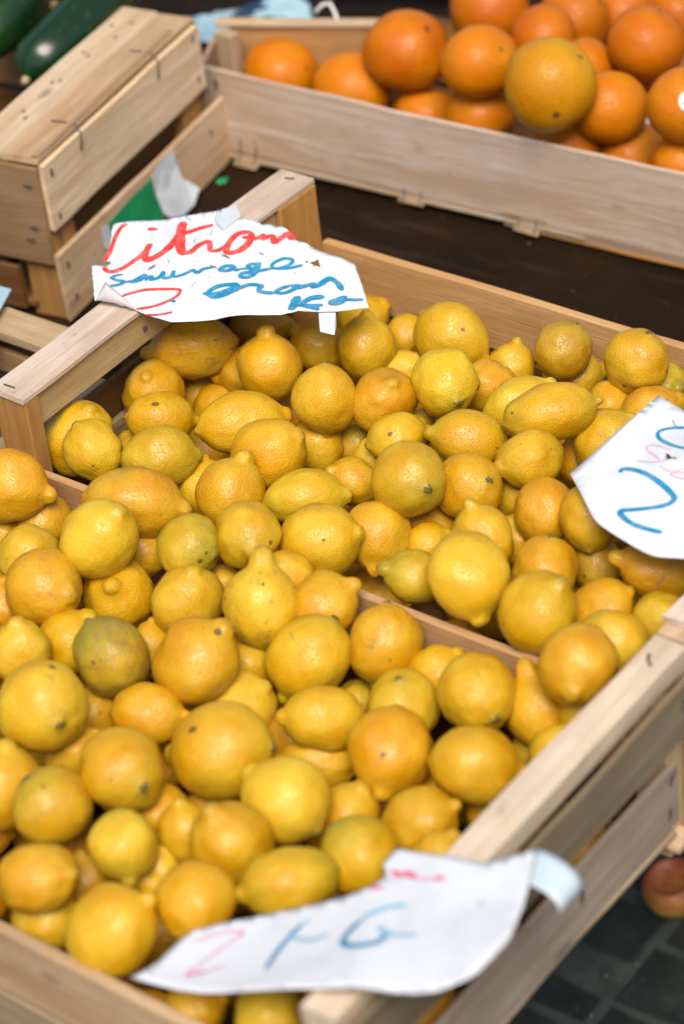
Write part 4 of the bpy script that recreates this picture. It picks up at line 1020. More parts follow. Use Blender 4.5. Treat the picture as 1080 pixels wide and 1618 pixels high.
LEM = [
    ('A', [0.0333, 0.1863, 0.105], 0.0239, 0.0384, [-0.7517, -0.6595, -0.0094], 'n', 'l', 'O', 0.05, 0.9, 'large dull orange lemon with black specks under the torn citron sign'),
    ('A', [0.1067, 0.1981, 0.1048], 0.0263, 0.0302, [-0.2681, 0.3185, 0.9092], 'n', 'l', 'O', 0.0, 0.25, 'orange-tinged lemon with a dark pointed tip standing up below the citron sign'),
    ('A', [0.0699, 0.2073, 0.0795], 0.0198, 0.026, [-0.6974, -0.7086, -0.1071], 'n', 'l', 'O', 0.0, 0.15, 'lemon with its nub poking left from behind the dark-tipped upright lemon'),
    ('A', [0.0296, 0.1408, 0.0869], 0.025, 0.0289, [0.2643, -0.3389, 0.9029], 'n', 'r', 'O', 0.0, 0.25, 'dim orange lemon facing up with a small tip, deep under the left rail'),
    ('A', [0.0264, 0.2014, 0.0455], 0.0217, 0.0254, [0.7336, 0.6206, 0.2769], 'n', 'n', 'O', 0.0, 0.3, 'shaded orange lemon sunk below the large black-specked lemon'),
    ('A', [0.0765, 0.0985, 0.1012], 0.0216, 0.0286, [0.741, 0.6221, -0.2528], 's', 'n', 'Y', 0.05, 0.35, 'yellow lemon lying sideways just in front of the dim orange one near the left rail'),
    ('A', [0.1443, 0.1179, 0.1093], 0.0243, 0.0361, [0.6198, 0.7838, -0.0392], 's', 'n', 'Y', 0.0, 0.3, 'long yellow lemon with a dark stem scar on its left end'),
    ('A', [0.0305, 0.0479, 0.1003], 0.028, 0.032, [0.3381, 0.1467, 0.9296], 'n', 'r', 'Y', 0.05, 0.2, 'round yellow lemon in the back left corner behind the pale lemon with a black dot'),
    ('A', [0.0683, 0.0283, 0.111], 0.0221, 0.0275, [0.4921, 0.0837, -0.8665], 's', 'l', 'P', 0.2, 0.35, 'pale lemon with a black dot and grey stem end in the left corner'),
    ('A', [0.1168, 0.0494, 0.1101], 0.0244, 0.0303, [0.8314, 0.544, 0.1128], 'n', 'r', 'G', 0.35, 0.2, "pale green-yellow lemon in the rear crate's left part"),
    ('A', [0.0465, 0.0878, 0.0737], 0.0117, 0.0142, [0.2374, 0.6384, 0.7322], 'n', 'n', 'Y', 0.1, 0.1, 'sliver of yellow lemon between the pale dotted and the pale green lemon'),
    ('A', [0.1947, 0.0888, 0.1154], 0.0266, 0.0305, [0.7677, 0.4325, 0.4728], 'n', 'r', 'Y', 0.1, 0.1, 'smooth plump yellow lemon below the long dark-scarred lemon'),
    ('A', [0.1846, 0.1548, 0.0789], 0.022, 0.026, [0.2813, 0.1197, 0.9521], 'n', 'n', 'Y', 0.0, 0.1, 'yellow-orange pebbly lemon right of the smooth plump lemon'),
    ('A', [0.1439, 0.0658, 0.0791], 0.0216, 0.0256, [-0.3272, 0.3081, 0.8933], 'n', 'n', 'P', 0.15, 0.1, 'yellow lemon half hidden between two plump ones left of the upright nubbed lemon'),
    ('A', [0.1976, 0.0373, 0.1157], 0.0252, 0.0305, [0.0444, 0.5963, 0.8015], 'n', 'l', 'Y', 0.05, 0.15, 'yellow lemon with its nub pointing up, middle left of the rear crate'),
    ('A', [0.161, -0.0263, 0.1333], 0.0253, 0.0385, [0.8685, 0.4777, -0.1324], 'n', 'n', 'O', 0.0, 0.3, 'big oblong golden lemon lying across the corner of the dividing board'),
    ('B', [0.1704, -0.0787, 0.1391], 0.0278, 0.0322, [0.5152, 0.3777, 0.7693], 'n', 'r', 'P', 0.1, 0.15, 'plump pale yellow lemon just below the big oblong golden one'),
    ('A', [0.2244, -0.046, 0.129], 0.0216, 0.0253, [-0.9983, 0.0417, -0.0401], 's', 'n', 'G', 0.75, 0.4, 'greenish lemon with a dark green stem end below the big oblong golden one'),
    ('A', [0.2593, -0.018, 0.1317], 0.0241, 0.0284, [0.7038, -0.7054, 0.084], 'n', 'l', 'Y', 0.55, 0.15, 'yellow lemon with a green nub facing out, left of the peach-yellow lemon'),
    ('A', [0.2962, 0.0192, 0.1162], 0.0277, 0.0309, [0.8481, 0.4944, 0.1904], 'n', 'r', 'Y', 0.0, 0.12, 'plump peach-yellow lemon in the middle of the pile with tiny brown flecks'),
    ('A', [0.2462, 0.066, 0.1071], 0.0204, 0.0319, [0.7517, 0.6595, 0.0094], 'n', 'n', 'P', 0.1, 0.1, 'long pale lemon lying behind the plump peach-yellow one'),
    ('A', [0.2557, 0.1088, 0.098], 0.0183, 0.0226, [-0.6077, -0.4396, 0.6614], 'n', 'n', 'O', 0.0, 0.5, 'small orange lemon with brown spots left of the lemon with a green stem star'),
    ('A', [0.3179, 0.057, 0.101], 0.0245, 0.0284, [0.39, -0.8451, -0.3656], 'n', 'n', 'Y', 0.0, 0.12, 'smooth yellow lemon to the right of the plump peach-yellow one'),
    ('A', [0.3254, 0.0907, 0.1362], 0.0268, 0.0302, [-0.8738, 0.4024, -0.2729], 's', 'r', 'Y', 0.45, 0.2, 'big round lemon with a green star-shaped stem scar facing out, centre of the rear crate'),
    ('A', [0.3553, 0.1222, 0.1187], 0.0237, 0.0276, [-0.7911, 0.1242, -0.5989], 's', 'n', 'Y', 0.1, 0.55, 'yellow lemon with a scabby brown stem end, right of the green-star lemon'),
    ('A', [0.3699, 0.1635, 0.0939], 0.02, 0.0233, [0.3191, 0.5021, 0.8038], 'n', 'n', 'Y', 0.0, 0.1, 'plain yellow lemon right of the one with the scabby stem end'),
    ('A', [0.4212, 0.1255, 0.1164], 0.0221, 0.0267, [0.5213, -0.5853, -0.6211], 'n', 'n', 'O', 0.0, 0.15, 'golden lemon with its tip pointing down, left below the large blue-two sign'),
    ('A', [0.4606, 0.126, 0.1282], 0.0223, 0.0264, [-0.386, 0.7529, 0.5331], 's', 'n', 'Y', 0.1, 0.2, 'yellow lemon with a round stem scar tucked under the corner of the blue-two sign'),
    ('A', [0.1946, 0.1598, 0.1205], 0.0242, 0.0291, [0.1174, -0.3751, -0.9195], 's', 'n', 'Y', 0.0, 0.15, 'yellow lemon with a small dark stem on top, rear centre, left of the orange one'),
    ('A', [0.2293, 0.1895, 0.1147], 0.0242, 0.0277, [0.4306, -0.0953, 0.8975], 'n', 'r', 'O', 0.0, 0.1, 'orange-hued lemon with a blunt tip facing up, centre of the rear pile'),
    ('A', [0.2675, 0.2195, 0.1267], 0.0258, 0.03, [-0.8211, 0.5705, 0.0194], 's', 'r', 'P', 0.3, 0.45, 'pale lemon with a dark stem socket facing down, rear centre of the pile'),
    ('A', [0.1549, 0.2669, 0.0968], 0.0227, 0.0274, [-0.1444, 0.4901, 0.8596], 'n', 'n', 'Y', 0.0, 0.2, "upright yellow lemon right of the sign's paper tab"),
    ('A', [0.1507, 0.3252, 0.0711], 0.0175, 0.0212, [0.6304, 0.6603, 0.4082], 'n', 'n', 'Y', 0.0, 0.1, 'small lemon between two larger ones along the rear board'),
    ('A', [0.2166, 0.302, 0.1007], 0.0272, 0.0334, [0.8421, 0.0586, -0.5361], 'n', 'n', 'Y', 0.05, 0.15, 'large yellow lemon slanting down to the right beside the rear board'),
    ('A', [0.2756, 0.2668, 0.0945], 0.0211, 0.0251, [0.3044, 0.7658, -0.5665], 's', 'n', 'O', 0.0, 0.4, 'orange lemon with a dark stem pit beside the pale stem-socket lemon'),
    ('A', [0.2659, 0.3111, 0.0842], 0.0194, 0.023, [-0.0537, 0.5104, 0.8583], 'n', 'n', 'Y', 0.0, 0.1, 'yellow lemon close to the rear board between the slanting and the bruised one'),
    ('A', [0.3077, 0.3237, 0.1051], 0.0217, 0.0247, [-0.3299, -0.4197, -0.8456], 's', 'n', 'D', 0.35, 0.5, 'bruised olive-flanked lemon with a grey stem ring against the rear board'),
    ('A', [0.3101, 0.3392, 0.072], 0.0189, 0.024, [0.7802, 0.6191, 0.0892], 'n', 'n', 'P', 0.4, 0.1, 'pale greenish lemon lying behind the long ridged lemon'),
    ('A', [0.3816, 0.3167, 0.1217], 0.0241, 0.0271, [-0.3018, -0.226, -0.9262], 's', 'r', 'Y', 0.1, 0.5, "round lemon with a black puncture mark near the rear board's right end"),
    ('A', [0.3919, 0.3373, 0.0879], 0.0219, 0.0249, [0.7876, -0.2652, 0.5562], 'n', 'l', 'P', 0.75, 0.1, 'pale green lemon with its green nub facing out at the right edge'),
    ('A', [0.3738, 0.2101, 0.1378], 0.0224, 0.0366, [0.7408, 0.6581, 0.1346], 'n', 'w', 'Y', 0.5, 0.25, 'long ridged lemon with a green pointed tip lying on top of the pile'),
    ('A', [0.3223, 0.2414, 0.1073], 0.0226, 0.0314, [0.5912, 0.7216, 0.3602], 'n', 'n', 'P', 0.05, 0.1, 'pale lemon tucked directly behind the long ridged one'),
    ('A', [0.3673, 0.2969, 0.0859], 0.0218, 0.0258, [-0.0062, 0.4469, 0.8946], 'n', 'n', 'Y', 0.0, 0.1, 'yellow pebbly lemon at the green tip of the long ridged one'),
    ('A', [0.4156, 0.2831, 0.1045], 0.0219, 0.0267, [0.5912, 0.7216, 0.3602], 'n', 'n', 'O', 0.0, 0.25, 'orange lemon peeking over the top corner of the blue-two sign'),
    ('A', [0.3192, 0.1742, 0.1185], 0.0211, 0.0312, [-0.7938, -0.5193, 0.3167], 'n', 'n', 'Y', 0.35, 0.2, 'oblong yellow lemon with a greenish tip pointing left, below the pale stem-socket lemon'),
    ('A', [0.2683, 0.1553, 0.1143], 0.0189, 0.0252, [0.5956, 0.8033, 0.002], 's', 'n', 'Y', 0.4, 0.4, 'yellow-green lemon with a dark stem at its left end above the green-star lemon'),
    ('A', [0.2468, 0.2095, 0.0869], 0.011, 0.0135, [0.6304, 0.6603, 0.4082], 'n', 'n', 'G', 0.8, 0.3, 'small dark green sliver of lemon between the orange and the oblong one'),
    ('A', [0.206, 0.1779, 0.0715], 0.0145, 0.0175, [0.5182, 0.5379, 0.6649], 'n', 'n', 'G', 0.8, 0.5, 'dark green-tinted small lemon deep in the gap left of centre'),
    ('A', [0.2988, 0.1819, 0.0887], 0.0195, 0.0234, [0.7336, 0.6206, 0.2769], 'n', 'n', 'O', 0.0, 0.2, 'orange lemon back showing behind the green-star lemon'),
    ('A', [0.3842, 0.1613, 0.1286], 0.0216, 0.0263, [-0.4581, -0.8888, 0.0168], 'n', 'n', 'Y', 0.35, 0.7, 'scuffed olive-yellow lemon with a pale scab below the long ridged one'),
    ('A', [0.3825, 0.2322, 0.0854], 0.0175, 0.0214, [0.0919, 0.5849, 0.8059], 'n', 'n', 'O', 0.0, 0.1, 'orange lemon half behind the left edge of the blue-two sign'),
    ('A', [0.4088, 0.2307, 0.1114], 0.022, 0.0268, [0.4702, 0.7382, 0.4837], 'n', 'n', 'Y', 0.3, 0.4, "freckled greenish-gold lemon overlapped by the blue-two sign's upper edge"),
    ('A', [0.1801, 0.2788, 0.0733], 0.0161, 0.0192, [0.5182, 0.5379, 0.6649], 'n', 'n', 'P', 0.0, 0.1, 'small pale lemon deep between the upright and the stem-socket lemon'),
    ('A', [0.1056, 0.2612, 0.0855], 0.0215, 0.0283, [-0.6077, -0.4396, 0.6614], 'n', 'l', 'Y', 0.0, 0.15, "lumpy yellow lemon under the sign's paper tab"),
    ('A', [0.0293, 0.2803, 0.0681], 0.0215, 0.028, [0.8173, 0.5589, 0.1404], 'n', 'n', 'Y', 0.0, 0.15, 'yellow lemon half covered by the lower edge of the citron sign'),
    ('A', [0.0954, 0.3374, 0.0631], 0.0199, 0.0242, [0.5108, 0.6767, 0.5303], 'n', 'n', 'Y', 0.0, 0.1, 'yellow lemon behind the lower right corner of the citron sign'),
    ('A', [0.2456, 0.1511, 0.0901], 0.0152, 0.0181, [0.7336, 0.6206, 0.2769], 'n', 'n', 'P', 0.0, 0.1, "pale sliver of lemon above the green-star lemon's left shoulder"),
    ('A', [0.401, 0.0744, 0.122], 0.021, 0.0287, [-0.4027, 0.1887, 0.8957], 'n', 'l', 'Y', 0.05, 0.55, 'yellow lemon with a brown bite mark near its blunt top, behind the big pale one'),
    ('A', [0.4329, 0.0137, 0.1388], 0.0269, 0.0331, [0.6066, -0.4225, -0.6734], 'n', 'n', 'P', 0.2, 0.05, 'big pale faceted lemon with its nub pointing down over the dividing board'),
    ('A', [0.3981, 0.1187, 0.0885], 0.0177, 0.0215, [-0.0537, 0.5104, 0.8583], 'n', 'n', 'Y', 0.0, 0.15, 'yellow lemon in shade behind the brown-bitten one'),
    ('A', [0.3467, 0.0789, 0.0915], 0.0164, 0.0196, [0.6304, 0.6603, 0.4082], 'n', 'n', 'Y', 0.1, 0.15, 'yellow lemon wedged behind the green-nosed knobby one'),
    ('A', [0.3765, 0.0193, 0.1148], 0.0194, 0.0244, [-0.686, -0.5186, 0.5104], 'n', 'l', 'G', 0.6, 0.4, 'knobby green-nosed lemon left of the big pale faceted one'),
    ('A', [0.4562, 0.0711, 0.1124], 0.0234, 0.0265, [-0.0414, -0.38, -0.9241], 's', 'r', 'O', 0.0, 0.15, 'golden lemon behind the bright one with an open green stem tip'),
    ('A', [0.4895, 0.014, 0.1316], 0.0263, 0.0304, [0.5629, 0.299, 0.7706], 'n', 'n', 'Y', 0.45, 0.1, 'bright plump lemon with a cracked green tip at upper right, on the divider'),
    ('A', [0.4695, 0.1171, 0.0908], 0.0174, 0.0224, [0.5789, -0.6023, -0.5496], 'n', 'l', 'D', 0.3, 0.2, 'shaded lemon with a small nub pointing down beneath the blue-two sign'),
    ('A', [0.527, 0.1041, 0.1196], 0.0205, 0.0325, [-0.7974, -0.4967, 0.3429], 'n', 'l', 'O', 0.0, 0.75, 'orange lemon with a line of black specks and a nub left, under the blue-two sign'),
    ('A', [0.5114, 0.0589, 0.11], 0.0208, 0.0247, [0.6648, 0.5939, 0.4532], 'n', 'r', 'O', 0.0, 0.1, 'smooth orange lemon right of the cracked green tip lemon'),
    ('A', [0.5465, 0.0215, 0.1196], 0.022, 0.0276, [0.941, 0.2157, -0.2607], 'n', 'l', 'P', 0.6, 0.15, 'shiny pale lemon with a green nub at lower right beside the right rail'),
    ('A', [0.5538, 0.0684, 0.11], 0.0193, 0.0228, [0.5108, 0.6767, 0.5303], 'n', 'n', 'G', 0.35, 0.3, "olive-yellow lemon below the blue-two sign next to the right rail's end"),
    ('A', [0.5527, -0.036, 0.1467], 0.0253, 0.0284, [0.4019, -0.9157, -0.0017], 'n', 'r', 'O', 0.0, 0.45, 'burnished orange lemon perched on the dividing board with a pale blunt tip'),
    ('B', [0.0639, -0.0576, 0.1344], 0.0253, 0.0334, [0.9031, 0.401, -0.1538], 'n', 'l', 'O', 0.0, 0.1, 'golden lemon with a round nub on its right at the left edge by the divider'),
    ('B', [0.0771, -0.0462, 0.0951], 0.0212, 0.0251, [0.1053, -0.0601, -0.9926], 's', 'n', 'O', 0.0, 0.55, 'orange lemon with a chalky pink crown by the left corner of the dividing board'),
    ('B', [0.0527, -0.0683, 0.0906], 0.0159, 0.0193, [-0.1948, 0.4172, 0.8877], 'n', 'n', 'Y', 0.05, 0.1, 'yellow lemon cut by the left edge, above the freckled green-yellow one'),
    ('B', [0.109, -0.0972, 0.1115], 0.022, 0.0253, [-0.7342, -0.5882, 0.3391], 'n', 'n', 'P', 0.4, 0.45, 'freckled green-yellow lemon near the left edge'),
    ('B', [0.1564, -0.1288, 0.1222], 0.0263, 0.0297, [0.9702, 0.0178, 0.2415], 'n', 'r', 'O', 0.1, 0.5, 'golden lemon with a dark sunken nub at its right, left edge of the pile'),
    ('B', [0.1822, -0.082, 0.0935], 0.0253, 0.0288, [0.3682, -0.4476, 0.8149], 'n', 'l', 'Y', 0.0, 0.1, 'yellow lemon with a ring around its nub, facing straight out'),
    ('B', [0.2478, -0.0781, 0.1107], 0.0248, 0.0277, [0.1352, 0.238, 0.9618], 'n', 'r', 'P', 0.0, 0.3, 'pale lemon with a whitish scar on top, left of the pointed pale lemon'),
    ('B', [0.3072, -0.0643, 0.1262], 0.0252, 0.0349, [-0.2615, 0.4435, 0.8573], 'n', 'p', 'P', 0.25, 0.7, 'pointed pale lemon standing nub up with a dark scar down its face'),
    ('B', [0.3413, -0.0367, 0.115], 0.0229, 0.0278, [0.5259, 0.6506, 0.5478], 'n', 'l', 'O', 0.0, 0.2, 'deep orange lemon at the left end of the visible dividing board'),
    ('B', [0.2511, -0.1638, 0.12], 0.0262, 0.0313, [0.5463, -0.0075, -0.8376], 's', 'n', 'GG', 0.72, 1.0, 'dark green-mottled lemon, the greenest in the front crate'),
    ('B', [0.1919, -0.1446, 0.0984], 0.0213, 0.0249, [0.2793, 0.5724, 0.7709], 'n', 'n', 'Y', 0.0, 0.1, 'plain yellow lemon behind the dark green-mottled one'),
    ('B', [0.1779, -0.1819, 0.1104], 0.0206, 0.0251, [-0.2196, 0.187, 0.9575], 'n', 'n', 'P', 0.0, 0.1, 'pale yellow lemon at the left edge above the two-nosed round one'),
    ('B', [0.2511, -0.2358, 0.1316], 0.0296, 0.033, [-0.8809, 0.4195, -0.2192], 's', 'r', 'P', 0.15, 0.45, 'very round pale lemon with two dark marks at the left edge'),
    ('B', [0.305, -0.135, 0.1207], 0.0285, 0.0333, [0.4216, 0.6466, 0.6357], 'n', 'n', 'O', 0.0, 0.4, 'golden lemon with brown scuffs and its nub up right, in the front crate'),
    ('B', [0.3056, -0.0869, 0.0795], 0.0185, 0.0221, [-0.0537, 0.5104, 0.8583], 'n', 'n', 'Y', 0.0, 0.1, 'yellow lemon half hidden behind the brown-scuffed golden one'),
    ('B', [0.3574, -0.0814, 0.1019], 0.0265, 0.034, [-0.2315, -0.6958, -0.6799], 's', 'n', 'Y', 0.35, 0.25, 'large slanted yellow lemon with a greenish top in the middle of the front crate'),
    ('B', [0.3961, -0.0432, 0.1031], 0.0245, 0.0301, [0.1391, -0.4566, -0.8787], 's', 'n', 'O', 0.0, 0.65, 'orange lemon with a tan scar running down from its top by the divider'),
    ('B', [0.2967, -0.1813, 0.1013], 0.0213, 0.0278, [0.8916, 0.4522, 0.0238], 'n', 'n', 'O', 0.0, 0.15, 'orange lemon below the greenest lemon, lying sideways'),
    ('B', [0.3265, -0.1286, 0.0763], 0.027, 0.031, [0.6081, 0.4632, 0.6447], 'n', 'r', 'P', 0.1, 0.05, 'pale smooth lemon behind the biggest yellow one'),
    ('B', [0.3746, -0.2001, 0.1185], 0.0296, 0.037, [-0.8961, -0.4167, -0.1532], 's', 'n', 'Y', 0.05, 0.3, 'biggest yellow lemon, with a brown stem end on its right side'),
    ('B', [0.4032, -0.1263, 0.1024], 0.0206, 0.0296, [-0.7709, -0.6135, 0.1714], 'n', 'n', 'Y', 0.0, 0.12, 'yellow lemon lying sideways with a tiny tip at its left, centre of the front crate'),
    ('B', [0.4334, -0.0753, 0.0858], 0.0244, 0.0279, [-0.0121, 0.0686, -0.9976], 's', 'n', 'P', 0.35, 0.15, 'pale lemon with a greenish stem top behind the downward-tipped golden one'),
    ('B', [0.4359, -0.0363, 0.0892], 0.0198, 0.0233, [0.4616, 0.6499, 0.6038], 'n', 'n', 'Y', 0.0, 0.1, 'yellow lemon behind the olive-stemmed lemon near the divider'),
    ('B', [0.4651, -0.1317, 0.1036], 0.0267, 0.032, [0.3602, -0.791, -0.4945], 'n', 'n', 'O', 0.05, 0.2, 'golden lemon with its brown tip facing down, right of centre in front'),
    ('B', [0.4854, -0.0585, 0.1104], 0.0261, 0.0295, [-0.8502, 0.5265, 0.0003], 's', 'r', 'Y', 0.15, 0.5, 'yellow lemon with an olive-black stem pit and brown flecks near the divider'),
    ('B', [0.5184, -0.0369, 0.0976], 0.0223, 0.0309, [-0.4855, 0.2789, 0.8286], 'n', 'p', 'O', 0.1, 0.15, 'shaded pear-shaped orange lemon with its neck up under the perched orange one'),
    ('B', [0.5241, -0.1152, 0.1067], 0.0258, 0.0316, [0.8762, 0.4663, -0.1218], 'n', 'n', 'Y', 0.0, 0.12, 'large clean golden lemon lying sideways beside the right rail'),
    ('B', [0.5503, -0.0597, 0.0883], 0.0182, 0.022, [0.4177, 0.6027, 0.6799], 'n', 'n', 'P', 0.05, 0.1, 'pale lemon touching the right rail below the pear-shaped one'),
    ('B', [0.5148, -0.0433, 0.0553], 0.0135, 0.0174, [0.4525, -0.7064, -0.5443], 'n', 'l', 'G', 0.4, 0.2, 'small olive lemon tip in the gap beside the right rail'),
    ('B', [0.3355, -0.2523, 0.1245], 0.0271, 0.0304, [-0.9109, 0.3558, -0.2092], 's', 'r', 'Y', 0.25, 0.4, 'round yellow lemon with an olive stem scar below the sideways orange one'),
    ('B', [0.2678, -0.2283, 0.09], 0.0199, 0.0234, [0.5475, 0.61, 0.5729], 'n', 'n', 'Y', 0.0, 0.1, 'yellow lemon half behind the round olive-scarred one'),
    ('B', [0.2682, -0.2962, 0.1153], 0.0256, 0.0303, [-0.0062, 0.4469, 0.8946], 'n', 'n', 'Y', 0.0, 0.1, 'golden lemon cut by the left edge below the two-marked pale one'),
    ('B', [0.3162, -0.3001, 0.1201], 0.0242, 0.0285, [0.4038, 0.2617, -0.8766], 's', 'n', 'Y', 0.6, 0.55, 'yellow lemon with a green-brown stem scar at upper left, left side of the front crate'),
    ('B', [0.3799, -0.3046, 0.1198], 0.0215, 0.0243, [0.5789, -0.6023, -0.5496], 'n', 'n', 'P', 0.5, 0.1, 'pale green-bottomed lemon left of the twin lemons'),
    ('B', [0.4365, -0.2659, 0.1224], 0.0258, 0.0298, [-0.2843, -0.081, 0.9553], 'n', 'l', 'Y', 0.1, 0.1, 'smooth yellow lemon with a small nub on top in the lower middle'),
    ('B', [0.3956, -0.2637, 0.1085], 0.0181, 0.0213, [-0.3272, 0.3081, 0.8933], 'n', 'n', 'Y', 0.05, 0.1, 'yellow lemon peeking out left of the smooth small-nubbed one'),
    ('B', [0.44, -0.214, 0.1177], 0.0265, 0.0308, [-0.903, 0.0862, 0.421], 's', 'n', 'P', 0.1, 0.25, 'pale satin lemon with a dark stem at lower right, lower middle'),
    ('B', [0.4038, -0.1384, 0.0717], 0.0173, 0.0277, [-0.8345, -0.5476, 0.0606], 's', 'n', 'Y', 0.0, 0.2, 'yellow lemon with a dark end lying behind the pale satin one'),
    ('B', [0.4611, -0.179, 0.0827], 0.0221, 0.0259, [0.2793, 0.5724, 0.7709], 'n', 'n', 'O', 0.0, 0.1, 'golden lemon behind the pale satin one at its right'),
    ('B', [0.5137, -0.1657, 0.0924], 0.0231, 0.0276, [0.6648, 0.5939, 0.4532], 'n', 'n', 'O', 0.0, 0.12, 'golden lemon in shade below the large clean one'),
    ('B', [0.5139, -0.2293, 0.1126], 0.024, 0.0284, [0.6254, 0.1275, -0.7698], 's', 'l', 'Y', 0.65, 0.1, 'yellow lemon with a lime-green shoulder just above the front sign'),
    ('B', [0.4922, -0.277, 0.1206], 0.0221, 0.0328, [-0.609, -0.7923, -0.0368], 'n', 'n', 'Y', 0.6, 0.25, 'oblong lemon with a lime-green end at lower left, touching the front sign'),
    ('B', [0.3546, -0.3577, 0.1253], 0.0224, 0.0276, [0.8769, 0.2738, 0.395], 'n', 'r', 'O', 0.0, 0.25, 'golden lemon with a flat nub and a dark stem at the lower left'),
    ('B', [0.451, -0.3183, 0.1209], 0.0244, 0.0272, [-0.6253, 0.7667, 0.1456], 's', 'r', 'O', 0.0, 0.3, 'golden lemon with a dark speck on its face just above the front sign'),
    ('B', [0.3859, -0.2888, 0.0861], 0.0189, 0.0222, [0.2793, 0.5724, 0.7709], 'n', 'n', 'P', 0.05, 0.1, 'pale lemon wedged above the big lower left golden one'),
    ('B', [0.3553, -0.3583, 0.0877], 0.0194, 0.0235, [0.7472, 0.5949, 0.2962], 'n', 'n', 'P', 0.05, 0.1, 'pale yellow lemon by the front board at lower left'),
    ('B', [0.4196, -0.3604, 0.1159], 0.0259, 0.0326, [0.4693, 0.7024, 0.5352], 'n', 'n', 'Y', 0.0, 0.1, 'big golden lemon leaning on the front board at the bottom left'),
    ('B', [0.5445, -0.1902, 0.0941], 0.0186, 0.0218, [0.2544, 0.6126, 0.7484], 'n', 'n', 'Y', 0.0, 0.1, "yellow lemon crown just above the front sign's torn corner"),
    ('B', [0.5336, -0.1036, 0.0671], 0.0211, 0.0262, [0.4046, 0.7375, 0.5407], 'n', 'n', 'O', 0.0, 0.1, 'orange-yellow lemon half hidden by the right rail'),
    ('B', [0.3535, -0.3175, 0.0874], 0.016, 0.0197, [-0.447, 0.1865, 0.8749], 'n', 'n', 'D', 0.1, 0.6, 'dark speckled lemon sunk in the gap at lower left'),
    ('B', [0.3552, -0.2424, 0.0869], 0.0194, 0.0227, [0.766, 0.555, 0.3244], 'n', 'n', 'O', 0.0, 0.2, 'dim brownish lemon deep behind the twin lemons'),
    ('B', [0.5369, -0.3595, 0.103], 0.0198, 0.0236, [-0.2196, 0.187, 0.9575], 'n', 'n', 'G', 0.3, 0.1, 'olive-yellow lemon in shade beneath the front sign'),
    ('B', [0.488, -0.3696, 0.0922], 0.0178, 0.0209, [0.7336, 0.6206, 0.2769], 'n', 'n', 'Y', 0.0, 0.1, 'dim yellow lemon under the left half of the front sign'),
    ('B', [0.2444, -0.1844, 0.0819], 0.0177, 0.0213, [0.2374, 0.6384, 0.7322], 'n', 'n', 'O', 0.0, 0.2, 'dark orange lemon in the gap right of the very round pale one'),
    ('B', [0.24, -0.0336, 0.0899], 0.0149, 0.0181, [0.0919, 0.5849, 0.8059], 'n', 'n', 'Y', 0.0, 0.1, 'small piece of lemon between the whitish-scarred and the pointed one'),
    ('B', [0.233, -0.1074, 0.0834], 0.0164, 0.0196, [-0.0537, 0.5104, 0.8583], 'n', 'n', 'Y', 0.0, 0.2, 'yellow lemon squeezed between the greenest and the brown-scuffed golden one'),
    ('B', [0.1191, -0.1383, 0.0965], 0.0176, 0.0213, [-0.0537, 0.5104, 0.8583], 'n', 'n', 'O', 0.0, 0.2, 'orange lemon at the left edge below the freckled green-yellow one'),
    ('B', [0.5579, -0.0321, 0.1071], 0.0178, 0.022, [0.2374, 0.6384, 0.7322], 'n', 'n', 'Y', 0.3, 0.1, 'yellow lemon glimpsed between the perched orange one and the right rail'),
    ('B', [0.3798, -0.0615, 0.059], 0.0157, 0.0188, [0.446, 0.676, 0.5867], 'n', 'n', 'G', 0.7, 0.4, 'dark green lemon deep in the gap in the middle of the front crate'),
    ('A', [0.3299, 0.1049, 0.0819], 0.0194, 0.0232, [0.8173, 0.5589, 0.1404], 'n', 'n', 'O', 0.0, 0.2, 'dim orange lemon deep below the green-star lemon'),
    ('B', [0.1688, -0.0361, 0.0959], 0.0175, 0.0208, [0.2793, 0.5724, 0.7709], 'n', 'n', 'Y', 0.0, 0.2, 'small shaded lemon over the divider, under the big oblong golden one'),
    ('B', [0.3012, -0.0277, 0.1172], 0.0177, 0.0209, [0.9579, 0.2043, -0.2017], 'n', 'n', 'O', 0.0, 0.15, 'golden lemon over the divider, right of the pointed pale one'),
    ('A', [0.0552, 0.1868, 0.0543], 0.0183, 0.0225, [0.6304, 0.6603, 0.4082], 'n', 'n', 'O', 0.0, 0.2, 'dark orange lemon in the hollow behind the long dark-scarred one'),
    ('B', [0.3717, -0.1225, 0.0657], 0.0198, 0.0228, [0.6304, 0.6603, 0.4082], 'n', 'n', 'O', 0.0, 0.15, 'golden lemon deep between the biggest lemon and the sideways one'),
    ('B', [0.37, -0.2151, 0.0687], 0.0192, 0.0221, [0.6304, 0.6603, 0.4082], 'n', 'n', 'D', 0.0, 0.3, 'murky lemon deep behind the smooth small-nubbed one'),
    ('B', [0.4825, -0.1091, 0.0591], 0.018, 0.0214, [0.6304, 0.6603, 0.4082], 'n', 'n', 'O', 0.0, 0.15, 'dim lemon in the gap below the downward-tipped golden one'),
]
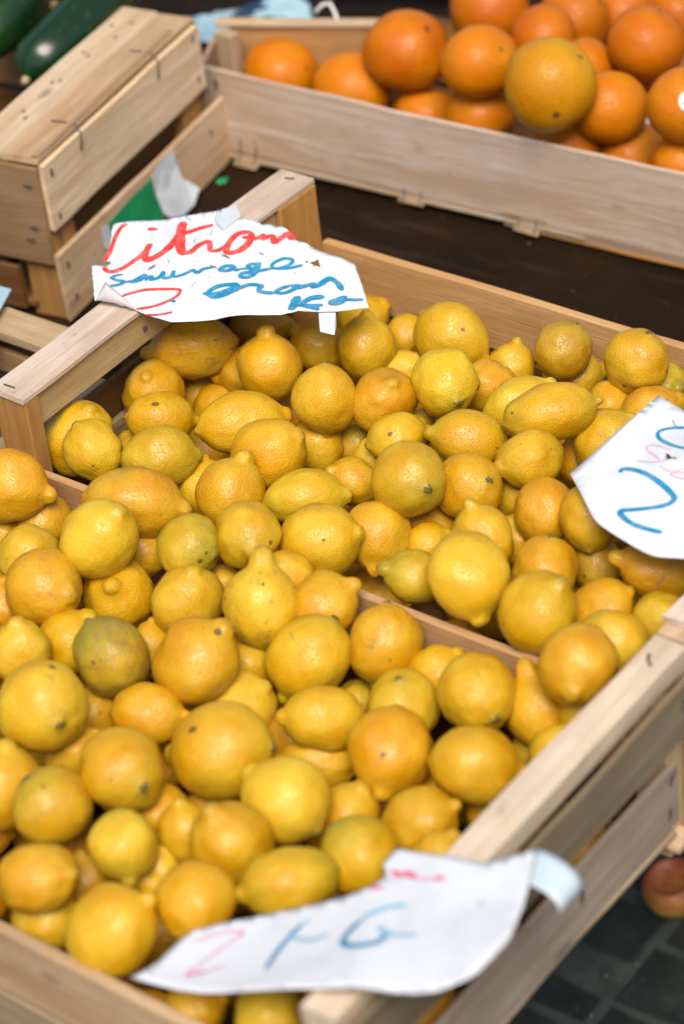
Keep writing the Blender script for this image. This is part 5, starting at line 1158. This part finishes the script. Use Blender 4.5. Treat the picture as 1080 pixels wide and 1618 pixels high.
FILL = [
    ('A', [0.3047, 0.0604, 0.0326], [1.271, 1.32, -0.186], 'shadowed lemon in the rear crate, above the tan-scarred orange lemon'),
    ('B', [0.3895, -0.2971, 0.0399], [0.642, -0.253, -0.145], 'shadowed lemon in the front crate, right of the big golden lemon at bottom left'),
    ('B', [0.5734, -0.2617, 0.0334], [-0.502, -1.155, -0.997], 'shadowed lemon in the front crate, lower right of the front sign'),
    ('A', [0.0639, 0.1491, 0.0268], [0.286, -0.442, -1.171], 'shadowed lemon in the rear crate, right of the pale green-yellow lemon'),
    ('A', [0.418, 0.0729, 0.0633], [-0.626, 0.994, -1.929], 'shadowed lemon in the rear crate, lower right of the big pale faceted lemon'),
    ('A', [0.3946, 0.0468, 0.0306], [0.553, -0.063, -0.589], 'shadowed lemon in the rear crate, below the big pale faceted lemon'),
    ('B', [0.5818, -0.0837, 0.025], [1.568, -0.359, 1.886], 'shadowed lemon in the front crate, lower right of the large clean golden lemon'),
    ('B', [0.279, -0.1705, 0.0333], [-0.509, 2.062, -0.715], 'shadowed lemon in the front crate, left of the biggest yellow lemon'),
    ('B', [0.382, -0.3425, 0.0276], [1.408, 1.128, 0.958], 'shadowed lemon in the front crate, below the big golden lemon at bottom left'),
    ('B', [0.3012, -0.2909, 0.0519], [-0.556, -1.799, 0.117], 'shadowed lemon in the front crate, upper left of the big golden lemon at bottom left'),
    ('B', [0.2354, -0.302, 0.0691], [-1.436, -0.606, 0.436], 'shadowed lemon in the front crate, lower left of the very round pale lemon'),
    ('A', [0.2674, 0.091, 0.0282], [-1.091, -1.355, 0.225], 'shadowed lemon in the rear crate, lower right of the peach-yellow lemon'),
    ('B', [0.3932, -0.2306, 0.0303], [0.695, 0.07, -0.442], 'shadowed lemon in the front crate, below the smooth small-nubbed lemon'),
    ('A', [0.4085, 0.2185, 0.0306], [0.807, -0.175, -0.548], 'shadowed lemon in the rear crate, lower left of the blue-two sign'),
    ('B', [0.2525, -0.2561, 0.0311], [-0.676, 0.618, 0.384], 'shadowed lemon in the front crate, below the very round pale lemon'),
    ('B', [0.4302, -0.3562, 0.0288], [1.388, 0.699, 0.06], 'shadowed lemon in the front crate, lower left of the front sign'),
    ('B', [0.4761, -0.0687, 0.0251], [-0.181, -0.111, 1.614], 'shadowed lemon in the front crate, lower left of the large clean golden lemon'),
    ('A', [0.0899, 0.2353, 0.0253], [0.253, 1.73, 0.821], 'shadowed lemon in the rear crate, lower right of the dark-tipped upright lemon'),
    ('B', [0.4384, -0.164, 0.031], [-0.272, 0.963, -0.386], 'shadowed lemon in the front crate, upper left of the lime-shouldered lemon'),
    ('B', [0.2053, -0.2199, 0.0289], [0.15, -0.06, -0.748], 'shadowed lemon in the front crate, lower left of the greenest lemon'),
    ('B', [0.4932, -0.3102, 0.0283], [-1.509, 0.615, 0.916], 'shadowed lemon in the front crate, lower right of the big golden lemon at bottom left'),
    ('B', [0.4519, -0.3218, 0.0536], [-0.39, 0.469, -1.544], 'shadowed lemon in the front crate, left of the front sign'),
    ('B', [0.2457, -0.107, 0.0306], [0.525, 0.132, 0.566], 'shadowed lemon in the front crate, upper left of the biggest yellow lemon'),
    ('B', [0.4414, -0.1094, 0.0291], [2.388, -0.542, 1.933], 'shadowed lemon in the front crate, upper right of the lime-shouldered lemon'),
    ('B', [0.46, -0.2126, 0.0293], [0.967, -0.452, 1.946], 'shadowed lemon in the front crate, above the front sign'),
    ('B', [0.2809, -0.3528, 0.0676], [0.989, -0.923, 0.783], 'shadowed lemon in the front crate, left of the big golden lemon at bottom left'),
    ('A', [0.0898, 0.2928, 0.029], [-0.095, -0.86, 0.006], 'shadowed lemon in the rear crate, right of the dark-tipped upright lemon'),
    ('A', [0.3463, 0.2755, 0.0268], [-2.062, -0.793, 1.607], 'shadowed lemon in the rear crate, left of the blue-two sign'),
    ('A', [0.4397, 0.1323, 0.0637], [-1.977, 1.764, 0.322], 'shadowed lemon in the rear crate, above the perched orange lemon'),
    ('B', [0.2689, -0.3192, 0.0305], [1.311, 1.973, 0.36], 'shadowed lemon in the front crate, left of the smooth small-nubbed lemon'),
    ('B', [0.5726, -0.1855, 0.0295], [0.387, -0.808, -1.453], 'shadowed lemon in the front crate, lower right of the lime-shouldered lemon'),
    ('B', [0.537, -0.2921, 0.0576], [1.047, -0.209, 0.457], 'shadowed lemon in the front crate, below the front sign'),
    ('A', [0.4838, 0.142, 0.0345], [-0.331, -0.84, 1.449], ''),
    ('A', [0.1101, 0.1914, 0.0276], [1.901, 0.479, -1.576], ''),
    ('A', [0.2212, 0.1416, 0.0292], [0.793, 0.631, 1.548], ''),
    ('A', [0.3621, 0.1049, 0.0305], [-0.974, 0.908, 1.342], ''),
    ('B', [0.5481, -0.1321, 0.0267], [0.039, -2.013, 1.498], ''),
    ('B', [0.3831, -0.1612, 0.0319], [-0.671, -0.154, -0.003], ''),
    ('B', [0.3133, -0.0532, 0.0304], [0.106, -0.395, 0.844], ''),
    ('B', [0.3307, -0.161, 0.0347], [-0.826, -1.544, 0.981], ''),
    ('B', [0.3197, -0.3493, 0.0295], [0.121, -1.028, -0.236], ''),
    ('A', [0.396, 0.2977, 0.0273], [-0.257, -0.981, -0.173], ''),
    ('A', [0.4062, 0.167, 0.033], [-1.998, 0.272, -1.102], ''),
    ('A', [0.1633, 0.2578, 0.0317], [0.845, 0.841, -0.607], ''),
    ('A', [0.2475, 0.2122, 0.0324], [-0.015, 0.434, -0.532], ''),
    ('A', [0.1706, 0.307, 0.0309], [-1.326, -0.169, 1.859], ''),
    ('B', [0.0508, -0.0641, 0.0317], [-0.413, 0.979, 0.219], ''),
    ('B', [0.1335, -0.2055, 0.0347], [-0.283, 0.725, 1.902], ''),
    ('B', [0.149, -0.0665, 0.0274], [-0.154, -0.652, 0.68], ''),
    ('B', [0.2034, -0.0577, 0.0271], [2.175, 0.873, 0.395], ''),
    ('B', [0.0894, -0.1561, 0.0287], [0.473, -0.052, -1.31], ''),
    ('B', [0.1014, -0.0759, 0.0296], [-0.253, -0.232, -0.199], ''),
    ('B', [0.2608, -0.0522, 0.0316], [0.154, -1.654, 0.071], ''),
    ('A', [0.4627, 0.2785, 0.0302], [0.42, 1.136, 0.11], ''),
    ('A', [0.2665, 0.33, 0.034], [-1.732, -0.084, -1.163], ''),
    ('A', [0.3047, 0.185, 0.0274], [-0.233, -0.256, 0.962], ''),
    ('A', [0.1388, 0.149, 0.033], [0.103, -0.865, 0.896], ''),
    ('A', [0.4647, 0.0754, 0.0321], [-1.136, 0.421, -1.055], ''),
    ('A', [0.1492, 0.091, 0.0255], [1.827, 0.623, 0.129], ''),
    ('A', [0.3037, 0.2529, 0.0303], [-0.509, 1.591, -0.792], ''),
    ('A', [0.0448, 0.1045, 0.0336], [-0.525, -0.926, 2.693], ''),
    ('A', [0.4243, 0.1059, 0.0269], [-1.045, 1.45, -0.54], ''),
    ('A', [0.5382, 0.144, 0.0338], [0.857, -2.398, -1.159], ''),
    ('A', [0.4676, 0.203, 0.033], [-0.413, -1.726, 0.371], ''),
    ('A', [0.3472, 0.2173, 0.0264], [-0.625, -1.139, -2.368], ''),
    ('A', [0.5364, 0.0398, 0.0296], [-0.294, 2.018, -0.746], ''),
    ('A', [0.2152, 0.083, 0.03], [-0.813, 0.872, 1.51], ''),
    ('A', [0.2211, 0.287, 0.0302], [0.233, 2.45, 1.194], ''),
    ('A', [0.0941, 0.1027, 0.0266], [-0.613, 3.112, 0.113], ''),
    ('A', [0.1903, 0.1985, 0.0311], [0.446, -1.116, -0.056], ''),
    ('A', [0.3529, 0.1621, 0.0321], [1.061, 1.187, -0.681], ''),
    ('A', [0.5322, 0.0884, 0.0275], [1.006, 1.404, 0.258], ''),
    ('A', [0.1169, 0.0548, 0.0334], [0.145, -0.876, 0.254], ''),
    ('A', [0.0378, 0.2484, 0.0256], [-0.632, 0.504, -0.107], ''),
    ('A', [0.3447, 0.032, 0.0302], [-2.006, 0.008, -0.153], ''),
    ('A', [0.3051, 0.3017, 0.0346], [0.002, 0.354, -0.556], ''),
    ('A', [0.4179, 0.2605, 0.0524], [0.382, -0.155, 0.33], ''),
    ('A', [0.2555, 0.2557, 0.0524], [0.566, -0.669, -0.808], ''),
    ('A', [0.2569, 0.1724, 0.059], [-0.328, 1.823, 0.708], ''),
    ('A', [0.5633, 0.0679, 0.0603], [0.182, -0.281, -0.318], ''),
    ('A', [0.5025, 0.0344, 0.0631], [0.332, 0.428, 0.348], ''),
    ('B', [0.3419, -0.2704, 0.0303], [-0.067, -0.544, 1.266], ''),
    ('B', [0.2014, -0.3113, 0.0329], [-0.472, -0.516, 0.163], ''),
    ('B', [0.5174, -0.2052, 0.0305], [-0.317, 0.486, 0.404], ''),
    ('B', [0.4942, -0.1534, 0.0331], [0.071, 0.276, -0.909], ''),
    ('B', [0.1315, -0.1273, 0.0333], [0.041, -1.858, -0.015], ''),
    ('B', [0.4198, -0.0653, 0.025], [-0.457, 0.287, -0.42], ''),
    ('B', [0.3047, -0.21, 0.0255], [0.99, 0.904, 0.502], ''),
    ('B', [0.4342, -0.2832, 0.0309], [1.108, 1.39, -0.193], ''),
    ('B', [0.5604, -0.3247, 0.0322], [0.615, -0.722, -0.001], ''),
    ('B', [0.4939, -0.247, 0.0334], [-0.218, 0.221, 1.02], ''),
    ('B', [0.198, -0.1351, 0.0288], [0.314, 1.814, 0.806], ''),
    ('B', [0.1725, -0.2693, 0.0254], [-0.805, 1.698, -0.015], ''),
    ('B', [0.2981, -0.1005, 0.0288], [-1.309, -1.773, 0.677], ''),
    ('B', [0.2305, -0.3518, 0.0295], [-0.035, -0.663, -0.847], ''),
    ('B', [0.1663, -0.1564, 0.0571], [1.421, 0.24, -0.956], ''),
    ('B', [0.0117, -0.0502, 0.0573], [0.075, 0.458, 0.864], ''),
    ('B', [0.1423, -0.2704, 0.0695], [0.46, 0.513, 0.23], ''),
    ('B', [0.0935, -0.1134, 0.0627], [0.036, 0.68, 0.787], ''),
    ('B', [0.0924, -0.1988, 0.0692], [-0.137, -1.009, 0.813], ''),
    ('B', [0.575, -0.3556, 0.0728], [-0.701, 0.371, -1.403], ''),
    ('B', [0.1908, -0.2665, 0.0786], [1.154, -0.578, 0.478], ''),
    ('B', [0.1691, -0.3115, 0.0734], [0.666, 0.525, -0.858], ''),
    ('B', [0.1471, -0.2207, 0.0787], [-1.133, -1.65, -1.102], ''),
    ('B', [0.2265, -0.3486, 0.0847], [-1.724, 1.055, -1.824], ''),
    ('B', [0.119, -0.1818, 0.1066], [-0.099, 0.033, -0.222], ''),
]
ORA = [
    ([-0.2443, 0.6618, 0.061], 0.037, [0.3912, 0.3505, 0.8509], 'n', 'o', 0.1, 'bright orange nearest the left end of its crate'),
    ([-0.1543, 0.6613, 0.0655], 0.0375, [0.4513, 0.1883, 0.8723], 'n', 'o', 0.1, 'second bright orange along the front board from the left'),
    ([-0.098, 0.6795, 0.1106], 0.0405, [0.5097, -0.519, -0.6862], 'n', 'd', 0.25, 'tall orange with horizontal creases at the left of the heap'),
    ([-0.078, 0.6734, 0.048], 0.0305, [0.3912, 0.3505, 0.8509], 'n', 'o', 0.1, 'orange crown low behind the front board, left of the puckered one'),
    ([-0.0081, 0.6663, 0.0664], 0.0329, [-0.9668, 0.0934, 0.238], 's', 'o', 0.3, 'puckered orange with a creased navel behind the front board'),
    ([-0.0002, 0.6637, 0.1295], 0.0358, [-0.8044, 0.0745, -0.5894], 's', 'o', 0.3, 'orange with a dark green star-shaped calyx facing out'),
    ([0.1053, 0.6219, 0.1508], 0.0418, [-0.6503, -0.3023, -0.697], 's', 'y', 0.2, 'largest, yellow-tinged orange on top of the heap'),
    ([-0.1051, 0.8013, 0.0663], 0.0289, [0.6079, 0.6683, -0.4287], 's', 'y', 0.25, 'yellowish orange behind the star-calyx one'),
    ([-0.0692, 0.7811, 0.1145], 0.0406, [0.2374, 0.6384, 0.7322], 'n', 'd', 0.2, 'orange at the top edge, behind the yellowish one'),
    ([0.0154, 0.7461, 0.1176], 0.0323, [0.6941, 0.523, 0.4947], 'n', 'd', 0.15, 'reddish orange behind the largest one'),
    ([0.077, 0.7229, 0.1108], 0.0294, [0.2374, 0.6384, 0.7322], 'n', 'o', 0.1, 'orange glimpsed right behind the largest one'),
    ([0.1369, 0.6681, 0.1124], 0.0333, [0.3912, 0.3505, 0.8509], 'n', 'o', 0.15, 'smooth orange directly right of the largest one'),
    ([0.0972, 0.6578, 0.0672], 0.0327, [0.3912, 0.3505, 0.8509], 'n', 'o', 0.1, 'orange crown behind the front board under the largest one'),
    ([0.1519, 0.6812, 0.0583], 0.0308, [0.4229, 0.2705, 0.8649], 'n', 'o', 0.15, 'orange with a pale scuff low behind the front board'),
    ([0.2233, 0.6505, 0.0832], 0.0282, [0.4229, 0.2705, 0.8649], 'n', 'o', 0.1, 'orange at the right edge low behind the front board'),
    ([0.1291, 0.7473, 0.137], 0.0367, [-0.2632, -0.3035, -0.9158], 's', 'd', 0.2, 'large dim orange with a tiny calyx at upper right'),
    ([0.2246, 0.6535, 0.142], 0.0334, [0.3191, 0.5021, 0.8038], 'n', 'o', 0.15, 'orange wearing a white oval sticker at the right edge'),
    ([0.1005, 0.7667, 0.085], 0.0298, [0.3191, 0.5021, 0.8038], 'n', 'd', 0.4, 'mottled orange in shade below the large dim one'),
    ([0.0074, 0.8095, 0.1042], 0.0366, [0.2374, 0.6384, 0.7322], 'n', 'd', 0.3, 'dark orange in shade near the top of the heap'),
    ([0.023, 0.8694, 0.0865], 0.0341, [0.2374, 0.6384, 0.7322], 'n', 'd', 0.3, 'orange toned dark for shade behind the large dim one'),
    ([0.058, 0.9179, 0.0715], 0.0343, [0.2374, 0.6384, 0.7322], 'n', 'd', 0.3, 'orange toned dark for shade in the top right corner'),
    ([0.1374, 0.7301, 0.0684], 0.0265, [0.2374, 0.6384, 0.7322], 'n', 'd', 0.2, 'orange mostly hidden beside the stickered one'),
]
crate_word = dict(A='lemons in the rear crate', B='lemons in the front crate')
for (cr, pos, r_, hl, ax, end, shp, colr, gr, blm, label) in LEM:
    o = link('lemon', R.choice(PROTO[shp]))
    tag(o, label, 'lemon', crate_word[cr])
    place(o, pos, ax, r_ * R.uniform(1.02, 1.07), hl * 1.08, R.uniform(0, 6.28))
    c = COLR[colr]
    j = R.uniform(.94, 1.05)
    o.color = (min(.86, c[0] * j), c[1] * j * R.uniform(.95, 1.04), c[2] * R.uniform(.7, 1.3), gr if colr == 'GG' else gr * .68)
    o.pass_index = int(100 * blm)
    if end == 's':
        s = link('stem_scar', R.choice(CALYX), None, o)
        s.location = (0, 0, -.99)
        s.scale = (R.uniform(.8, 1.25), R.uniform(.8, 1.25), 1.0)
        s.rotation_euler = (0, 0, R.uniform(0, 6.28))
for cr, pos, ax, label in FILL:
    o = link('lemon', R.choice(PROTO[R.choice('nnrl')]))
    tag(o, label or 'lemon buried under the upper layer in the %s crate' % ('rear' if cr == 'A' else 'front'), 'lemon', crate_word[cr])
    place(o, pos, ax, .0235, .028, R.uniform(0, 6.28))
    c = COLR[R.choice('YOYO')]
    o.color = (c[0], c[1] * R.uniform(.85, 1), c[2], R.choice((0, 0, .1, .4)))
    o.pass_index = R.randrange(50)

def orange_prof(dimple):
    def f(th):
        z = math.cos(th)
        r_ = math.sin(th)
        zz = z
        if z < -.93: zz = z + dimple * (1 - r_ / .37)
        return zz, max(r_, .004)
    return f
ORP = []
for j in range(5):
    me = lathe_fruit('orange', orange_prof(.06), 5.3 * j + 2, .03 if j else .055, 40, 32, .012)
    me.materials.append(M['orange'])
    ORP.append(me)
OC = dict(o=(.52, .163, .0005), d=(.45, .118, .0005), y=(.45, .20, .001))  # d: deeper skin tone, which also darkens the rear fruit for shade
for pos, r_, ax, end, colr, blm, label in ORA:
    o = link('orange', ORP[0] if 'puckered' in label or 'creases' in label else R.choice(ORP[1:]))
    tag(o, label, 'orange', 'oranges heaped in the shallow crate')
    place(o, pos, ax, r_, r_ * R.uniform(.96, 1.02), R.uniform(0, 6.28))
    c = OC[colr]
    j = R.uniform(.94, 1.04)
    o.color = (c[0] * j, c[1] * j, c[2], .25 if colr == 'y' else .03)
    o.pass_index = int(100 * blm)
    if end == 's':
        s = link('stem_scar', R.choice(CALYX), None, o)
        s.location = (0, 0, -.945)
        s.scale = (.75, .75, .9)
    if 'sticker' in label:
        # oval paper sticker bent over the skin, facing the street
        sd_ = Vector((0.016, -0.0221, 0.0192)).normalized()
        q = sd_.to_track_quat('Z', 'Y')
        def cap(name, rx, ry, cx_, cy_, off, mat, ph=0.0):
            vs_, fs = [], []
            n, m_ = 28, 4
            ctr = Vector(pos)
            for i in range(m_ + 1):
                for k in range(n):
                    a = 2 * math.pi * k / n
                    x_, y_ = cx_ + rx * i / m_ * math.cos(a), cy_ + ry * i / m_ * math.sin(a)
                    z_ = math.sqrt(max(0, 1 - x_ * x_ - y_ * y_)) * (1.012) + off
                    vs_.append(q @ Vector((x_, y_, z_)) * r_)
            for i in range(m_):
                for k in range(n):
                    k2 = (k + 1) % n
                    fs.append((i * n + k, (i + 1) * n + k, (i + 1) * n + k2, i * n + k2))
            s_ = link(name, mesh(name, vs_, fs, True), mat, o)
            s_.matrix_parent_inverse = Matrix.LocRotScale(Vector(pos), o.rotation_euler, o.scale).inverted()
            s_.location = pos
            return s_
        cap('sticker', .20, .25, 0, 0, .02, M['sticker'])
        cap('printed_mark', .085, .08, .03, .07, .028, M['sticker_mark'])
        cap('printed_mark', .11, .035, .0, -.04, .028, M['sticker_green'])

# fallen fruit on the paving, its torn top open
def fallen_fruit():
    def prof(th):
        z = math.cos(th)
        r_ = math.sin(th) ** .8
        if th < .75:
            u = 1 - th / .75
            z -= .75 * u * (2 - u) * .8
        return z, max(r_, .004)
    me = lathe_fruit('fallen_fruit', prof, 4.2, .07, 36, 30)
    me.materials.append(M['peach'])
    o = link('fallen_fruit', me)
    o.location = (0.3264, 0.4232, -0.57)
    o.scale = (.031, .030, .026)
    o.rotation_euler = (.12, -.05, .4)
    tag(o, 'bruised red and ochre fruit with a torn hollow top lying on the paving', 'fruit')
    vs_, fs = [], []
    n = 18
    for k in range(n):
        a = 2 * math.pi * k / n
        vs_.append((.40 * math.cos(a), .40 * math.sin(a), .30 + .04 * math.sin(a * 5)))
    vs_.append((0, 0, .24))
    for k in range(n): fs.append((k, (k + 1) % n, n))
    link('torn_flesh', mesh('torn_flesh', vs_, fs, True), simple_mat('dark_red_flesh', (.10, .018, .012), .4), o)
fallen_fruit()
